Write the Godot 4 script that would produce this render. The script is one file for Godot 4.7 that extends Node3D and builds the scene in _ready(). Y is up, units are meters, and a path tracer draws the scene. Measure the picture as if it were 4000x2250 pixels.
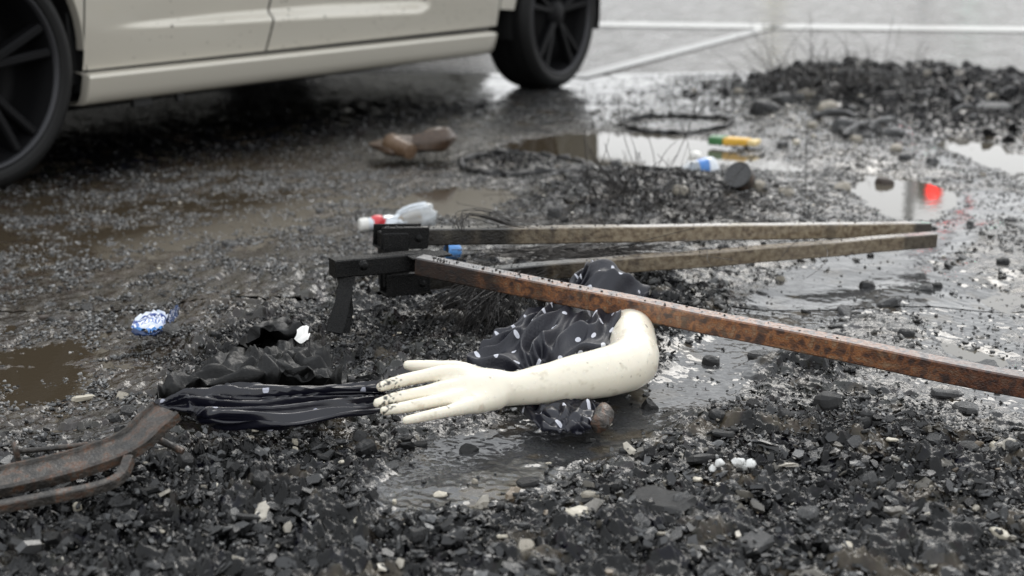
extends Node3D

var rng := RandomNumberGenerator.new()
var M := {}
var tex := {}

# ---------------------------------------------------------------- geometry
class Geo:
	var v := PackedVector3Array()
	var uv := PackedVector2Array()
	var col := PackedColorArray()
	var idx := PackedInt32Array()
	var use_col := false
	func vert(p: Vector3, t := Vector2.ZERO, c := Color.WHITE) -> int:
		v.append(p); uv.append(t); col.append(c)
		return v.size() - 1
	func tri(a: int, b: int, c: int) -> void:
		idx.append(a); idx.append(b); idx.append(c)
	func quad(a: int, b: int, c: int, d: int) -> void:
		tri(a, b, c); tri(a, c, d)
	func face(a: Vector3, b: Vector3, c: Vector3, d: Vector3) -> void:
		var i := vert(a); vert(b); vert(c); vert(d)
		quad(i, i + 1, i + 2, i + 3)
	func grid(rows: Array, close_u := false, flip := false) -> void:
		# rows: Array of PackedVector3Array of one length; shared vertices, so smooth
		var base := v.size()
		var n: int = rows[0].size()
		var run := PackedFloat32Array()
		run.resize(n)
		for r in rows.size():
			var along := 0.0
			for k in n:
				if k > 0:
					along += (rows[r][k] as Vector3).distance_to(rows[r][k - 1])
				if r > 0:
					run[k] += (rows[r][k] as Vector3).distance_to(rows[r - 1][k])
				vert(rows[r][k], Vector2(along, run[k]))
		for r in rows.size() - 1:
			for k in (n if close_u else n - 1):
				var a := base + r * n + k
				var b := base + r * n + (k + 1) % n
				if flip:
					quad(a, a + n, b + n, b)
				else:
					quad(a, b, b + n, a + n)
	func disc(ring: PackedVector3Array, flip := false) -> void:
		var mid := Vector3.ZERO
		for p in ring:
			mid += p
		mid /= ring.size()
		var c := vert(mid, Vector2(mid.x, mid.z))
		var first := v.size()
		for p in ring:
			vert(p, Vector2(p.x, p.z))
		for k in ring.size():
			if flip:
				tri(c, first + (k + 1) % ring.size(), first + k)
			else:
				tri(c, first + k, first + (k + 1) % ring.size())
	func box(x: Transform3D, s: Vector3, bev := 0.0) -> void:
		var h := s * 0.5
		var prof := PackedVector2Array([Vector2(-h.x + bev, -h.y), Vector2(h.x - bev, -h.y), Vector2(h.x, -h.y + bev), Vector2(h.x, h.y - bev), Vector2(h.x - bev, h.y), Vector2(-h.x + bev, h.y), Vector2(-h.x, h.y - bev), Vector2(-h.x, -h.y + bev)])
		var rings := []
		for e in [[-h.z, bev], [-h.z + bev, 0.0], [h.z - bev, 0.0], [h.z, bev]]:
			var ring := PackedVector3Array()
			for p in prof:
				var q := Vector2(signf(p.x) * maxf(absf(p.x) - e[1], 0.0), signf(p.y) * maxf(absf(p.y) - e[1], 0.0))
				ring.append(x * Vector3(q.x, q.y, e[0]))
			rings.append(ring)
		for r in 3:
			for k in 8:
				face(rings[r][k], rings[r][(k + 1) % 8], rings[r + 1][(k + 1) % 8], rings[r + 1][k])
		disc(rings[0]); disc(rings[3], true)
	func sweep(path: PackedVector3Array, prof: PackedVector2Array, up: Vector3, tint: PackedColorArray = PackedColorArray(), caps := true) -> void:
		# straight-sided profile swept along a path, faces unshared across the profile
		var rings := []
		for k in path.size():
			var t: Vector3 = (path[mini(k + 1, path.size() - 1)] - path[maxi(k - 1, 0)]).normalized()
			var side := t.cross(up).normalized()
			var w := side.cross(t).normalized()
			var ring := PackedVector3Array()
			for p in prof:
				ring.append(path[k] + side * p.x + w * p.y)
			rings.append(ring)
		var n := prof.size()
		for s in n:
			var base := v.size()
			for k in path.size():
				var c := tint[k] if tint.size() else Color.WHITE
				vert(rings[k][s], Vector2(k, 0), c); vert(rings[k][(s + 1) % n], Vector2(k, 1), c)
			for k in path.size() - 1:
				quad(base + k * 2, base + k * 2 + 1, base + k * 2 + 3, base + k * 2 + 2)
		if caps:
			for e in [0, path.size() - 1]:
				var c2 := tint[e] if tint.size() else Color.WHITE
				var first := v.size()
				disc(rings[e], e > 0)
				for q in range(first, v.size()):
					col[q] = c2
	func tube(path: PackedVector3Array, r0: float, r1: float, sides := 8, caps := true, c := Color.WHITE) -> void:
		var base := v.size()
		var side := Vector3.ZERO
		for k in path.size():
			var t: Vector3 = (path[mini(k + 1, path.size() - 1)] - path[maxi(k - 1, 0)]).normalized()
			if side == Vector3.ZERO:
				side = t.cross(Vector3.UP if absf(t.y) < 0.9 else Vector3.RIGHT).normalized()
			side = (side - t * side.dot(t)).normalized()
			var w := t.cross(side)
			var r := lerpf(r0, r1, float(k) / maxf(1.0, path.size() - 1.0))
			for s in sides:
				var a := TAU * s / sides
				vert(path[k] + (side * cos(a) + w * sin(a)) * r, Vector2(float(s) / sides, k), c)
		for k in path.size() - 1:
			for s in sides:
				quad(base + k * sides + s, base + k * sides + (s + 1) % sides, base + (k + 1) * sides + (s + 1) % sides, base + (k + 1) * sides + s)
		if caps:
			for e in [0, path.size() - 1]:
				var ring := PackedVector3Array()
				for s in sides:
					ring.append(v[base + e * sides + s])
				disc(ring, e > 0)
	func lathe(x: Transform3D, prof: Array, sides := 24, from := 0.0, to := TAU) -> void:
		# prof: Vector2(radius, along local y)
		var rows := []
		for p in prof:
			var row := PackedVector3Array()
			for s in sides:
				var a := from + (to - from) * s / sides
				row.append(x * Vector3(p.x * cos(a), p.y, p.x * sin(a)))
			rows.append(row)
		grid(rows, true)
	func mesh() -> ArrayMesh:
		var nrm := PackedVector3Array()
		nrm.resize(v.size())
		for k in range(0, idx.size(), 3):
			var a := v[idx[k]]
			var f := (v[idx[k + 2]] - a).cross(v[idx[k + 1]] - a)
			nrm[idx[k]] += f; nrm[idx[k + 1]] += f; nrm[idx[k + 2]] += f
		for k in nrm.size():
			nrm[k] = nrm[k].normalized() if nrm[k].length_squared() > 1e-24 else Vector3.UP
		var arr := []
		arr.resize(Mesh.ARRAY_MAX)
		arr[Mesh.ARRAY_VERTEX] = v
		arr[Mesh.ARRAY_NORMAL] = nrm
		arr[Mesh.ARRAY_TEX_UV] = uv
		if use_col:
			arr[Mesh.ARRAY_COLOR] = col
		arr[Mesh.ARRAY_INDEX] = idx
		var m := ArrayMesh.new()
		m.add_surface_from_arrays(Mesh.PRIMITIVE_TRIANGLES, arr)
		return m

func put(g, called: String, m: Material, parent: Node = self) -> MeshInstance3D:
	var o := MeshInstance3D.new()
	o.name = called
	o.mesh = g.mesh() if g is Geo else g
	o.material_override = m
	parent.add_child(o, true)
	return o

func tag(o: Node, label: String, category: String, group := "") -> Node:
	o.set_meta("label", label)
	o.set_meta("category", category)
	if group:
		o.set_meta("group", group)
	return o

func kind(o: Node, k: String) -> Node:
	o.set_meta("kind", k)
	return o

func thing(called: String, label: String, category: String, at := Vector3.ZERO, group := "") -> Node3D:
	var o := Node3D.new()
	o.name = called
	add_child(o, true)
	o.position = at
	tag(o, label, category, group)
	return o

func catmull(a: Vector3, b: Vector3, c: Vector3, d: Vector3, t: float) -> Vector3:
	return 0.5 * (2.0 * b + (c - a) * t + (2.0 * a - 5.0 * b + 4.0 * c - d) * t * t + (3.0 * b - a - 3.0 * c + d) * t * t * t)

func curve(p: Array, n: int) -> PackedVector3Array:
	var out := PackedVector3Array()
	for k in n:
		var t := float(k) / (n - 1) * (p.size() - 1)
		var i := mini(int(t), p.size() - 2)
		out.append(catmull(p[maxi(i - 1, 0)], p[i], p[i + 1], p[mini(i + 2, p.size() - 1)], t - i))
	return out

# a smooth sheet through rows of control points; bump(u, v) pushes it along its normal (u, v in 0..1)
func loft(rows: Array, nu: int, nv: int, bump = null) -> Geo:
	var wide := []
	for r in rows:
		wide.append(curve(r, nu))
	var grid := []
	for j in nv:
		grid.append(PackedVector3Array())
		grid[j].resize(nu)
	for i in nu:
		var colm := []
		for w in wide:
			colm.append(w[i])
		var c := curve(colm, nv)
		for j in nv:
			grid[j][i] = c[j]
	var flat_uv := PackedVector2Array()
	if bump != null:
		var smooth := Geo.new()
		smooth.grid(grid)
		flat_uv = smooth.uv
		var moved := []
		for j in nv:
			var row := PackedVector3Array()
			for i in nu:
				var du: Vector3 = grid[j][mini(i + 1, nu - 1)] - grid[j][maxi(i - 1, 0)]
				var dv: Vector3 = grid[mini(j + 1, nv - 1)][i] - grid[maxi(j - 1, 0)][i]
				var n := du.cross(dv).normalized()
				row.append(grid[j][i] + n * bump.call(float(i) / (nu - 1), float(j) / (nv - 1), grid[j][i]))
			moved.append(row)
		grid = moved
	var g := Geo.new()
	g.grid(grid)
	if bump != null:
		g.uv = flat_uv
	return g

func noise(s: int, freq: float, oct := 3) -> FastNoiseLite:
	var n := FastNoiseLite.new()
	n.seed = s
	n.noise_type = FastNoiseLite.TYPE_SIMPLEX_SMOOTH
	n.frequency = freq
	n.fractal_octaves = oct
	return n

# ---------------------------------------------------------------- materials
func noise_tex(s: int, freq: float, stops: Array, oct := 4, as_normal := false, size := 512, strength := 4.0, cell := false) -> NoiseTexture2D:
	var t := NoiseTexture2D.new()
	t.width = size
	t.height = size
	t.seamless = true
	t.noise = noise(s, freq, oct)
	if cell:
		t.noise.noise_type = FastNoiseLite.TYPE_CELLULAR
	t.normalize = true
	if as_normal:
		t.as_normal_map = true
		t.bump_strength = strength
	if stops.size():
		var g := Gradient.new()
		g.offsets = PackedFloat32Array(stops.map(func(s2): return s2[0]))
		g.colors = PackedColorArray(stops.map(func(s2): return s2[1].linear_to_srgb()))
		t.color_ramp = g
	return t

func lin(r: float, g: float, b: float, a := 1.0) -> Color:
	var c := Color(r, g, b).linear_to_srgb()
	c.a = a
	return c

func mat(called: String, c: Color, rough: float, more := {}) -> StandardMaterial3D:
	var m := StandardMaterial3D.new()
	m.resource_name = called
	m.albedo_color = c
	m.roughness = rough
	for k in more:
		m.set(k, more[k])
	M[called] = m
	return m

func grainy(called: String, albedo, rough_tex, bump, scale: float, more := {}) -> StandardMaterial3D:
	var m := mat(called, Color.WHITE, 1.0, {})
	m.uv1_triplanar = true
	m.uv1_scale = Vector3.ONE * scale
	if albedo: m.albedo_texture = albedo
	if rough_tex:
		m.roughness_texture = rough_tex
		m.roughness_texture_channel = BaseMaterial3D.TEXTURE_CHANNEL_GRAYSCALE
	if bump:
		m.normal_enabled = true
		m.normal_texture = bump
	for k in more:
		m.set(k, more[k])
	return m

func grey(a: float) -> Color:
	return Color(a, a, a)

func straight(a: float) -> Color:
	return Color(a, a, a).srgb_to_linear()

func make_materials() -> void:
	# textures hold colours as sRGB; the roughness ones are read as plain numbers
	var fine := noise_tex(3, 0.06, [], 4, true, 512, 6.0)
	var grain := noise_tex(4, 0.12, [], 3, true, 512, 10.0)
	var ripple := noise_tex(5, 0.02, [], 3, true, 512, 1.6)
	var rough_wet := noise_tex(6, 0.02, [[0.0, straight(0.06)], [0.45, straight(0.16)], [0.7, straight(0.34)], [1.0, straight(0.55)]], 5)
	var rough_char := noise_tex(7, 0.04, [[0.0, straight(0.1)], [0.5, straight(0.3)], [1.0, straight(0.7)]], 4)
	var rough_soil := noise_tex(27, 0.03, [[0.0, straight(0.05)], [0.5, straight(0.16)], [1.0, straight(0.42)]], 4)
	var rough_film := noise_tex(8, 0.03, [[0.0, straight(0.04)], [0.55, straight(0.1)], [0.8, straight(0.22)], [1.0, straight(0.4)]], 4)
	var tone := noise_tex(9, 0.05, [[0.0, grey(0.45)], [0.5, grey(0.8)], [1.0, grey(1.0)]], 5)
	grainy("char_soil", tone, rough_soil, fine, 5.0, {"vertex_color_use_as_albedo": true, "normal_scale": 0.35, "metallic_specular": 0.34})
	grainy("wet_mud", tone, rough_wet, fine, 6.0, {"vertex_color_use_as_albedo": true, "normal_scale": 0.4})
	grainy("wet_film", tone, rough_film, ripple, 5.0, {"vertex_color_use_as_albedo": true, "normal_scale": 0.35})
	var road_rough := noise_tex(10, 0.012, [[0.0, straight(0.16)], [0.5, straight(0.28)], [1.0, straight(0.45)]], 5)
	grainy("road_asphalt", noise_tex(11, 0.02, [[0.0, Color(0.034, 0.032, 0.029)], [0.5, Color(0.062, 0.059, 0.054)], [1.0, Color(0.09, 0.086, 0.079)]], 6), road_rough, grain, 0.7, {"normal_scale": 0.3, "metallic_specular": 0.28})
	mat("water", lin(0.05, 0.039, 0.026), 0.03, {"uv1_triplanar": true, "uv1_scale": Vector3.ONE * 4.0, "normal_enabled": true, "normal_texture": ripple, "normal_scale": 0.1})
	mat("silty_water", lin(0.1, 0.088, 0.068), 0.03, {"uv1_triplanar": true, "uv1_scale": Vector3.ONE * 3.0, "normal_enabled": true, "normal_texture": ripple, "normal_scale": 0.06})
	mat("wet_stone", Color.WHITE, 0.11, {"vertex_color_use_as_albedo": true, "uv1_triplanar": true, "uv1_scale": Vector3.ONE * 0.5, "normal_enabled": true, "normal_texture": fine, "normal_scale": 0.5})
	mat("char_clod", lin(0.009, 0.009, 0.0095), 0.16, {"vertex_color_use_as_albedo": true, "uv1_triplanar": true, "uv1_scale": Vector3.ONE * 1.2, "normal_enabled": true, "normal_texture": grain, "normal_scale": 0.9, "metallic_specular": 0.35})
	mat("dull_stone", Color.WHITE, 0.6, {"vertex_color_use_as_albedo": true})
	grainy("charcoal", noise_tex(12, 0.05, [[0.0, grey(0.004)], [0.6, grey(0.012)], [1.0, grey(0.04)]], 5), noise_tex(13, 0.04, [[0.0, straight(0.15)], [0.6, straight(0.4)], [1.0, straight(0.8)]], 4), grain, 16.0, {"normal_scale": 1.0})
	grainy("grey_slab", noise_tex(14, 0.05, [[0.0, grey(0.02)], [0.6, grey(0.06)], [1.0, grey(0.13)]], 5), rough_wet, grain, 14.0, {"normal_scale": 1.0})
	grainy("pale_rubble", noise_tex(15, 0.05, [[0.0, Color(0.14, 0.12, 0.1)], [0.6, Color(0.34, 0.31, 0.25)], [1.0, Color(0.5, 0.46, 0.38)]], 5), rough_wet, grain, 14.0, {"normal_scale": 0.8})
	mat("bone_white", lin(0.46, 0.42, 0.34), 0.4)
	mat("arm_paint", Color.WHITE, 0.32, {"vertex_color_use_as_albedo": true, "clearcoat_enabled": true, "clearcoat": 0.4, "clearcoat_roughness": 0.12, "subsurf_scatter_enabled": true, "subsurf_scatter_strength": 0.06})
	mat("drop", Color(1, 1, 1, 0.03), 0.02, {"transparency": BaseMaterial3D.TRANSPARENCY_ALPHA})
	# steel
	var rust := noise_tex(16, 0.011, [[0.0, Color(0.025, 0.012, 0.008)], [0.34, Color(0.055, 0.023, 0.012)], [0.46, Color(0.15, 0.056, 0.02)], [0.58, Color(0.29, 0.115, 0.036)], [0.68, Color(0.14, 0.062, 0.027)], [0.8, Color(0.23, 0.14, 0.075)], [1.0, Color(0.3, 0.2, 0.115)]], 7)
	var rust_rough := noise_tex(17, 0.02, [[0.0, straight(0.22)], [0.5, straight(0.45)], [1.0, straight(0.75)]], 5)
	grainy("rust", rust, rust_rough, fine, 9.0, {"vertex_color_use_as_albedo": true, "normal_scale": 0.6, "clearcoat_enabled": true, "clearcoat": 0.8, "clearcoat_roughness": 0.12})
	var old := noise_tex(18, 0.02, [[0.0, Color(0.02, 0.013, 0.008)], [0.3, Color(0.1, 0.068, 0.038)], [0.55, Color(0.2, 0.16, 0.105)], [1.0, Color(0.3, 0.26, 0.19)]], 7)
	grainy("old_paint", old, rust_rough, fine, 6.0, {"vertex_color_use_as_albedo": true, "normal_scale": 0.5, "clearcoat_enabled": true, "clearcoat": 0.8, "clearcoat_roughness": 0.15})
	grainy("soot_steel", noise_tex(19, 0.03, [[0.0, grey(0.002)], [0.75, grey(0.006)], [1.0, Color(0.035, 0.024, 0.017)]], 6), noise_tex(20, 0.05, [[0.0, straight(0.12)], [0.6, straight(0.34)], [1.0, straight(0.7)]], 5), grain, 9.0, {"normal_scale": 0.5, "metallic_specular": 0.32})
	grainy("scaled_iron", noise_tex(21, 0.012, [[0.0, grey(0.008)], [0.4, Color(0.03, 0.026, 0.022)], [0.6, Color(0.065, 0.055, 0.046)], [0.7, Color(0.1, 0.042, 0.02)], [0.8, Color(0.07, 0.06, 0.052)], [1.0, Color(0.16, 0.135, 0.11)]], 7), rust_rough, fine, 6.0, {"normal_scale": 0.8})
	mat("wire", lin(0.02, 0.017, 0.015), 0.3, {"metallic": 0.3})
	# car
	mat("car_paint", lin(0.53, 0.498, 0.425), 0.38, {"metallic": 0.25, "clearcoat_enabled": true, "clearcoat": 0.8, "clearcoat_roughness": 0.06})
	mat("black_plastic", lin(0.008, 0.008, 0.008), 0.6)
	mat("tyre_rubber", lin(0.009, 0.009, 0.009), 0.5, {"metallic_specular": 0.3, "uv1_triplanar": true, "uv1_scale": Vector3.ONE * 6.0, "normal_enabled": true, "normal_texture": fine, "normal_scale": 0.3})
	mat("rim_black", lin(0.006, 0.006, 0.0065), 0.5, {"metallic_specular": 0.22})
	mat("rim_lip", lin(0.03, 0.03, 0.033), 0.4, {"metallic": 0.5})
	mat("car_glass", Color(0.03, 0.035, 0.035, 0.25), 0.03, {"transparency": BaseMaterial3D.TRANSPARENCY_ALPHA})
	mat("cabin_dark", lin(0.02, 0.02, 0.02), 0.8)
	mat("mud_speck", lin(0.06, 0.05, 0.038), 0.8)
	# cloth
	var dots := Image.create(512, 512, false, Image.FORMAT_RGB8)
	dots.fill(lin(0.012, 0.0125, 0.02))
	for k in 9:
		var c := Vector2((k % 3) * 170 + (85 if (k / 3) % 2 else 0) + rng.randf_range(-18, 18), (k / 3) * 170 + 60 + rng.randf_range(-14, 14))
		var r := rng.randf_range(18, 23)
		for y in range(-32, 33):
			for x in range(-32, 33):
				var d := Vector2(x, y).length()
				if d < r:
					dots.set_pixel((int(c.x) + x + 512) % 512, (int(c.y) + y + 512) % 512, lin(0.6, 0.61, 0.66))
	var dot_tex := ImageTexture.create_from_image(dots)
	mat("dotted_cloth", Color.WHITE, 0.5, {"albedo_texture": dot_tex, "uv1_scale": Vector3(9.5, 9.5, 1), "normal_enabled": true, "normal_texture": fine, "normal_scale": 0.25})
	var few := Image.create(256, 256, false, Image.FORMAT_RGB8)
	few.fill(lin(0.006, 0.006, 0.011))
	for c in [Vector2i(60, 70), Vector2i(190, 180)]:
		for y in range(-9, 10):
			for x in range(-9, 10):
				if x * x + y * y < 70:
					few.set_pixelv(c + Vector2i(x, y), lin(0.42, 0.43, 0.5))
	var few_tex := ImageTexture.create_from_image(few)
	mat("dotted_cloth_wet", Color.WHITE, 0.22, {"albedo_texture": few_tex, "uv1_scale": Vector3(7.0, 12.0, 1)})
	mat("dotted_scrap", Color.WHITE, 0.3, {"albedo_texture": dot_tex, "uv1_scale": Vector3(9.0, 9.0, 1)})
	grainy("burnt_sheet", noise_tex(22, 0.03, [[0.0, grey(0.003)], [0.6, grey(0.007)], [0.85, grey(0.014)], [1.0, grey(0.05)]], 5), noise_tex(23, 0.03, [[0.0, straight(0.28)], [0.5, straight(0.42)], [1.0, straight(0.7)]], 4), fine, 10.0, {"normal_scale": 0.4, "metallic_specular": 0.34})
	grainy("shoe_leather", noise_tex(24, 0.02, [[0.0, Color(0.012, 0.009, 0.007)], [0.4, Color(0.04, 0.024, 0.015)], [0.75, Color(0.1, 0.06, 0.035)], [1.0, Color(0.17, 0.11, 0.07)]], 5), rough_char, fine, 12.0, {"normal_scale": 0.5})
	grainy("heel_wood", noise_tex(25, 0.02, [[0.0, Color(0.03, 0.018, 0.011)], [0.5, Color(0.12, 0.074, 0.044)], [1.0, Color(0.28, 0.19, 0.125)]], 5), rough_char, fine, 12.0, {"normal_scale": 0.3})
	mat("clear_plastic", Color(0.9, 0.93, 0.95, 0.3), 0.12, {"transparency": BaseMaterial3D.TRANSPARENCY_ALPHA})
	mat("milky_plastic", lin(0.62, 0.66, 0.7), 0.2, {"clearcoat_enabled": true, "clearcoat": 1.0, "clearcoat_roughness": 0.1})
	mat("white_plastic", lin(0.7, 0.69, 0.65), 0.35)
	mat("red_print", lin(0.55, 0.04, 0.05), 0.3)
	mat("blue_print", lin(0.05, 0.19, 0.5), 0.3)
	mat("blue_plastic", lin(0.1, 0.28, 0.62), 0.4)
	mat("navy_foil", lin(0.015, 0.035, 0.1), 0.22)
	mat("yellow_card", lin(0.72, 0.42, 0.06), 0.4)
	mat("pale_yellow_card", lin(0.78, 0.6, 0.28), 0.4)
	mat("green_card", lin(0.05, 0.17, 0.06), 0.4)
	mat("pale_green_card", lin(0.32, 0.45, 0.33), 0.4)
	mat("sludge", lin(0.26, 0.21, 0.15), 0.4)
	mat("white_paper", lin(0.8, 0.79, 0.76), 0.7)
	grainy("added_kerb_stone", noise_tex(26, 0.03, [[0.0, grey(0.05)], [1.0, grey(0.13)]], 5), rough_char, grain, 3.0, {"normal_scale": 0.6})
	mat("road_paint", lin(0.42, 0.42, 0.4), 0.35)
	mat("worn_paint", lin(0.16, 0.16, 0.15), 0.26)
	mat("signal_black", lin(0.015, 0.015, 0.015), 0.5)
	mat("galvanised", lin(0.35, 0.37, 0.39), 0.45, {"metallic": 0.4})
	mat("red_signal", lin(0.6, 0.02, 0.02), 0.3, {"emission_enabled": true, "emission": Color(1.0, 0.06, 0.05), "emission_energy_multiplier": 5.0})
	mat("green_signal", lin(0.02, 0.5, 0.4), 0.3, {"emission_enabled": true, "emission": Color(0.1, 1.0, 0.75), "emission_energy_multiplier": 30.0})
	mat("dark_lens", lin(0.03, 0.025, 0.015), 0.3)
	mat("yellow_post", lin(0.8, 0.7, 0.2), 0.4)
	mat("pale_render", lin(0.5, 0.48, 0.44), 0.8)
	mat("window_glass", lin(0.03, 0.035, 0.04), 0.08)
	grainy("blocker_render", noise_tex(28, 0.02, [[0.0, Color(0.06, 0.06, 0.05)], [1.0, Color(0.15, 0.14, 0.12)]], 6), rough_char, fine, 0.8, {"normal_scale": 0.5})
	mat("orange_scrap", lin(0.5, 0.15, 0.03), 0.5)
	mat("foam_white", lin(0.72, 0.72, 0.7), 0.4)

# ---------------------------------------------------------------- ground
# each blob: centre x, centre z, half width, half depth, amount
var MOUNDS := [
	[-0.051, -2.709, 0.446, 0.425, 0.040], [0.287, -2.457, 0.091, 0.308, 0.022], [-0.454, -2.287, 0.163, 0.200, 0.014],
	[0.373, -3.687, 0.348, 0.419, 0.055], [1.589, -5.946, 0.586, 0.950, 0.06], [1.573, -6.574, 0.153, 0.322, 0.05], [2.116, -6.174, 0.415, 0.842, 0.05], [1.856, -6.361, 0.103, 0.252, 0.04], [1.291, -6.065, 0.174, 0.547, 0.07], [1.003, -5.219, 0.188, 0.376, 0.025],
	[1.138, -3.235, 0.224, 0.407, 0.022], [1.078, -4.376, 0.332, 0.437, 0.03], [0.496, -2.277, 0.095, 0.128, 0.018], [0.000, -4.347, 0.206, 0.241, 0.016],
	[0.476, -1.903, 0.326, 0.183, 0.014], [-0.433, -1.718, 0.363, 0.169, 0.014], [0.000, -1.506, 1.220, 0.231, 0.012], [0.734, -2.704, 0.131, 0.234, 0.010],
	[0.737, -2.117, 0.104, 0.112, 0.008], [-0.566, -2.701, 0.111, 0.215, 0.012],
	[-0.081, -3.693, 0.155, 0.247, -0.024], [0.398, -4.556, 0.347, 0.316, -0.034], [1.070, -3.809, 0.128, 0.409, -0.05], [0.846, -4.293, 0.133, 0.170, -0.03], [1.531, -4.594, 0.124, 0.531, -0.028],
	[0.788, -2.345, 0.031, 0.054, -0.014], [0.603, -2.687, 0.080, 0.078, -0.012], [-0.847, -3.530, 0.558, 0.805, -0.0072], [-0.731, -2.199, 0.173, 0.238, -0.009], [-0.665, -2.348, 0.115, 0.106, -0.003],
	[-0.780, -4.269, 0.683, 0.727, -0.001], [0.573, -2.028, 0.046, 0.028, -0.012], [0.994, -2.711, 0.101, 0.138, -0.008]]
var CHAR_AND_SHADE := [
	[-0.050, -2.675, 0.372, 0.433, 1.0], [0.288, -2.465, 0.109, 0.341, 1.2], [-0.428, -2.260, 0.178, 0.210, 1.0], [0.374, -3.695, 0.348, 0.455, 1.0], [1.655, -6.199, 0.690, 1.203, 1.4], [2.226, -6.332, 0.333, 1.070, 1.0], [-1.393, -4.359, 0.391, 0.574, 1.0], [-0.952, -4.994, 0.403, 0.562, 1.0], [-0.462, -5.677, 0.428, 0.498, 1.0],  # final blobs of this row paint the shade beneath the parked car
	[0.496, -2.277, 0.103, 0.128, 0.8], [-0.435, -1.723, 0.430, 0.195, 0.9], [0.000, -1.520, 1.220, 0.280, 0.75], [0.503, -1.865, 0.319, 0.234, 0.8], [0.000, -4.353, 0.206, 0.290, 0.7]]
var ASH := [[1.014, -5.277, 0.180, 0.522, 0.7], [0.897, -3.914, 0.186, 0.236, 0.35], [1.084, -4.402, 0.240, 0.296, 0.3]]
var BROWN := [[-0.963, -3.468, 0.535, 0.965, 1.0], [-0.753, -2.202, 0.207, 0.252, 1.2], [-0.780, -3.861, 0.620, 0.674, 0.6], [-0.530, -2.565, 0.106, 0.160, 0.8], [0.294, -2.053, 0.047, 0.071, 0.6]]
var FILM := [[0.841, -2.635, 0.201, 0.473, 0.9], [0.747, -2.121, 0.121, 0.150, 0.7], [1.360, -4.662, 0.372, 1.054, 0.5], [0.430, -5.947, 0.929, 1.192, 0.6], [1.325, -7.383, 2.870, 0.929, 1.2]]
# the smooth tyre track: points along its middle
var TRACK := [Vector2(-0.084, -1.746), Vector2(0.093, -1.939), Vector2(0.289, -2.175), Vector2(0.455, -2.470), Vector2(0.654, -2.807), Vector2(0.997, -3.269), Vector2(1.308, -3.749)]

const GX0 := -3.0
const GZ0 := -8.2
const GN := 0.02
var gw := 360
var gh := 362
var f_base := PackedFloat32Array()
var f_char_and_shade := PackedFloat32Array()
var f_brown := PackedFloat32Array()
var f_film := PackedFloat32Array()
var n_low := noise(31, 2.2, 2)
var n_mid := noise(32, 14.0, 3)
var n_fine := noise(33, 55.0, 2)

func blobs(list: Array, x: float, z: float) -> float:
	var s := 0.0
	for b in list:
		var dx: float = (x - b[0]) / b[2]
		var dz: float = (z - b[1]) / b[3]
		var q := dx * dx + dz * dz
		if q < 4.0:
			s += b[4] * exp(-q * 1.1)
	return s

func track_near(x: float, z: float) -> float:
	var best := 9.0
	var p := Vector2(x, z)
	for k in TRACK.size() - 1:
		best = minf(best, p.distance_to(Geometry2D.get_closest_point_to_segment(p, TRACK[k], TRACK[k + 1])))
	return best

func make_fields() -> void:
	f_base.resize(gw * gh); f_char_and_shade.resize(gw * gh); f_brown.resize(gw * gh); f_film.resize(gw * gh)
	for j in gh:
		var z := GZ0 + j * GN
		for i in gw:
			var x := GX0 + i * GN
			var k := j * gw + i
			var wob := n_low.get_noise_2d(x * 1.6 + 40, z * 1.6)
			var xx := x + wob * 0.05
			var zz := z + n_low.get_noise_2d(x * 1.6, z * 1.6 + 60) * 0.06
			var tr := exp(-pow(track_near(xx, zz) / 0.1, 4.0))
			f_base[k] = 0.005 + blobs(MOUNDS, xx, zz) * (1.0 - 0.75 * tr) + n_low.get_noise_2d(x, z) * 0.004
			f_char_and_shade[k] = clampf(blobs(CHAR_AND_SHADE, xx, zz) * (1.0 - 0.8 * tr), 0, 1)
			f_brown[k] = clampf(blobs(BROWN, xx, zz), 0, 1)
			f_film[k] = clampf(blobs(FILM, xx, zz) + tr * 1.3, 0, 1)

func field(f: PackedFloat32Array, x: float, z: float) -> float:
	var u := clampf((x - GX0) / GN, 0.0, gw - 1.001)
	var w := clampf((z - GZ0) / GN, 0.0, gh - 1.001)
	var i := int(u)
	var j := int(w)
	u -= i; w -= j
	var k := j * gw + i
	return lerpf(lerpf(f[k], f[k + 1], u), lerpf(f[k + gw], f[k + gw + 1], u), w)

func height(x: float, z: float) -> float:
	var c := field(f_char_and_shade, x, z)
	var fl := field(f_film, x, z)
	var low := field(f_base, x, z)
	var amp := (0.35 + 0.65 * c) * (1.0 - 0.8 * fl) * (1.0 + 18.0 * maxf(low - 0.045, 0.0))
	return low + (n_mid.get_noise_2d(x, z) * (0.0105 + 0.006 * c) + n_fine.get_noise_2d(x, z) * (0.0048 + 0.003 * c)) * amp

func cells(s: int, freq: float, value: bool) -> FastNoiseLite:
	var n := FastNoiseLite.new()
	n.seed = s
	n.noise_type = FastNoiseLite.TYPE_CELLULAR
	n.frequency = freq
	n.fractal_type = FastNoiseLite.FRACTAL_NONE
	n.cellular_return_type = FastNoiseLite.RETURN_CELL_VALUE if value else FastNoiseLite.RETURN_DISTANCE2_SUB
	n.cellular_jitter = 1.0
	n.domain_warp_enabled = true
	n.domain_warp_frequency = freq * 1.3
	n.domain_warp_amplitude = 0.45 / freq
	n.domain_warp_fractal_octaves = 2
	return n

var big_gap := cells(35, 46.0, false)
var big_val := cells(35, 46.0, true)
var ledge_gap := cells(37, 15.0, false)
var ledge_val := cells(37, 15.0, true)
var small_gap := cells(36, 115.0, false)
var small_val := cells(36, 115.0, true)

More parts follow.
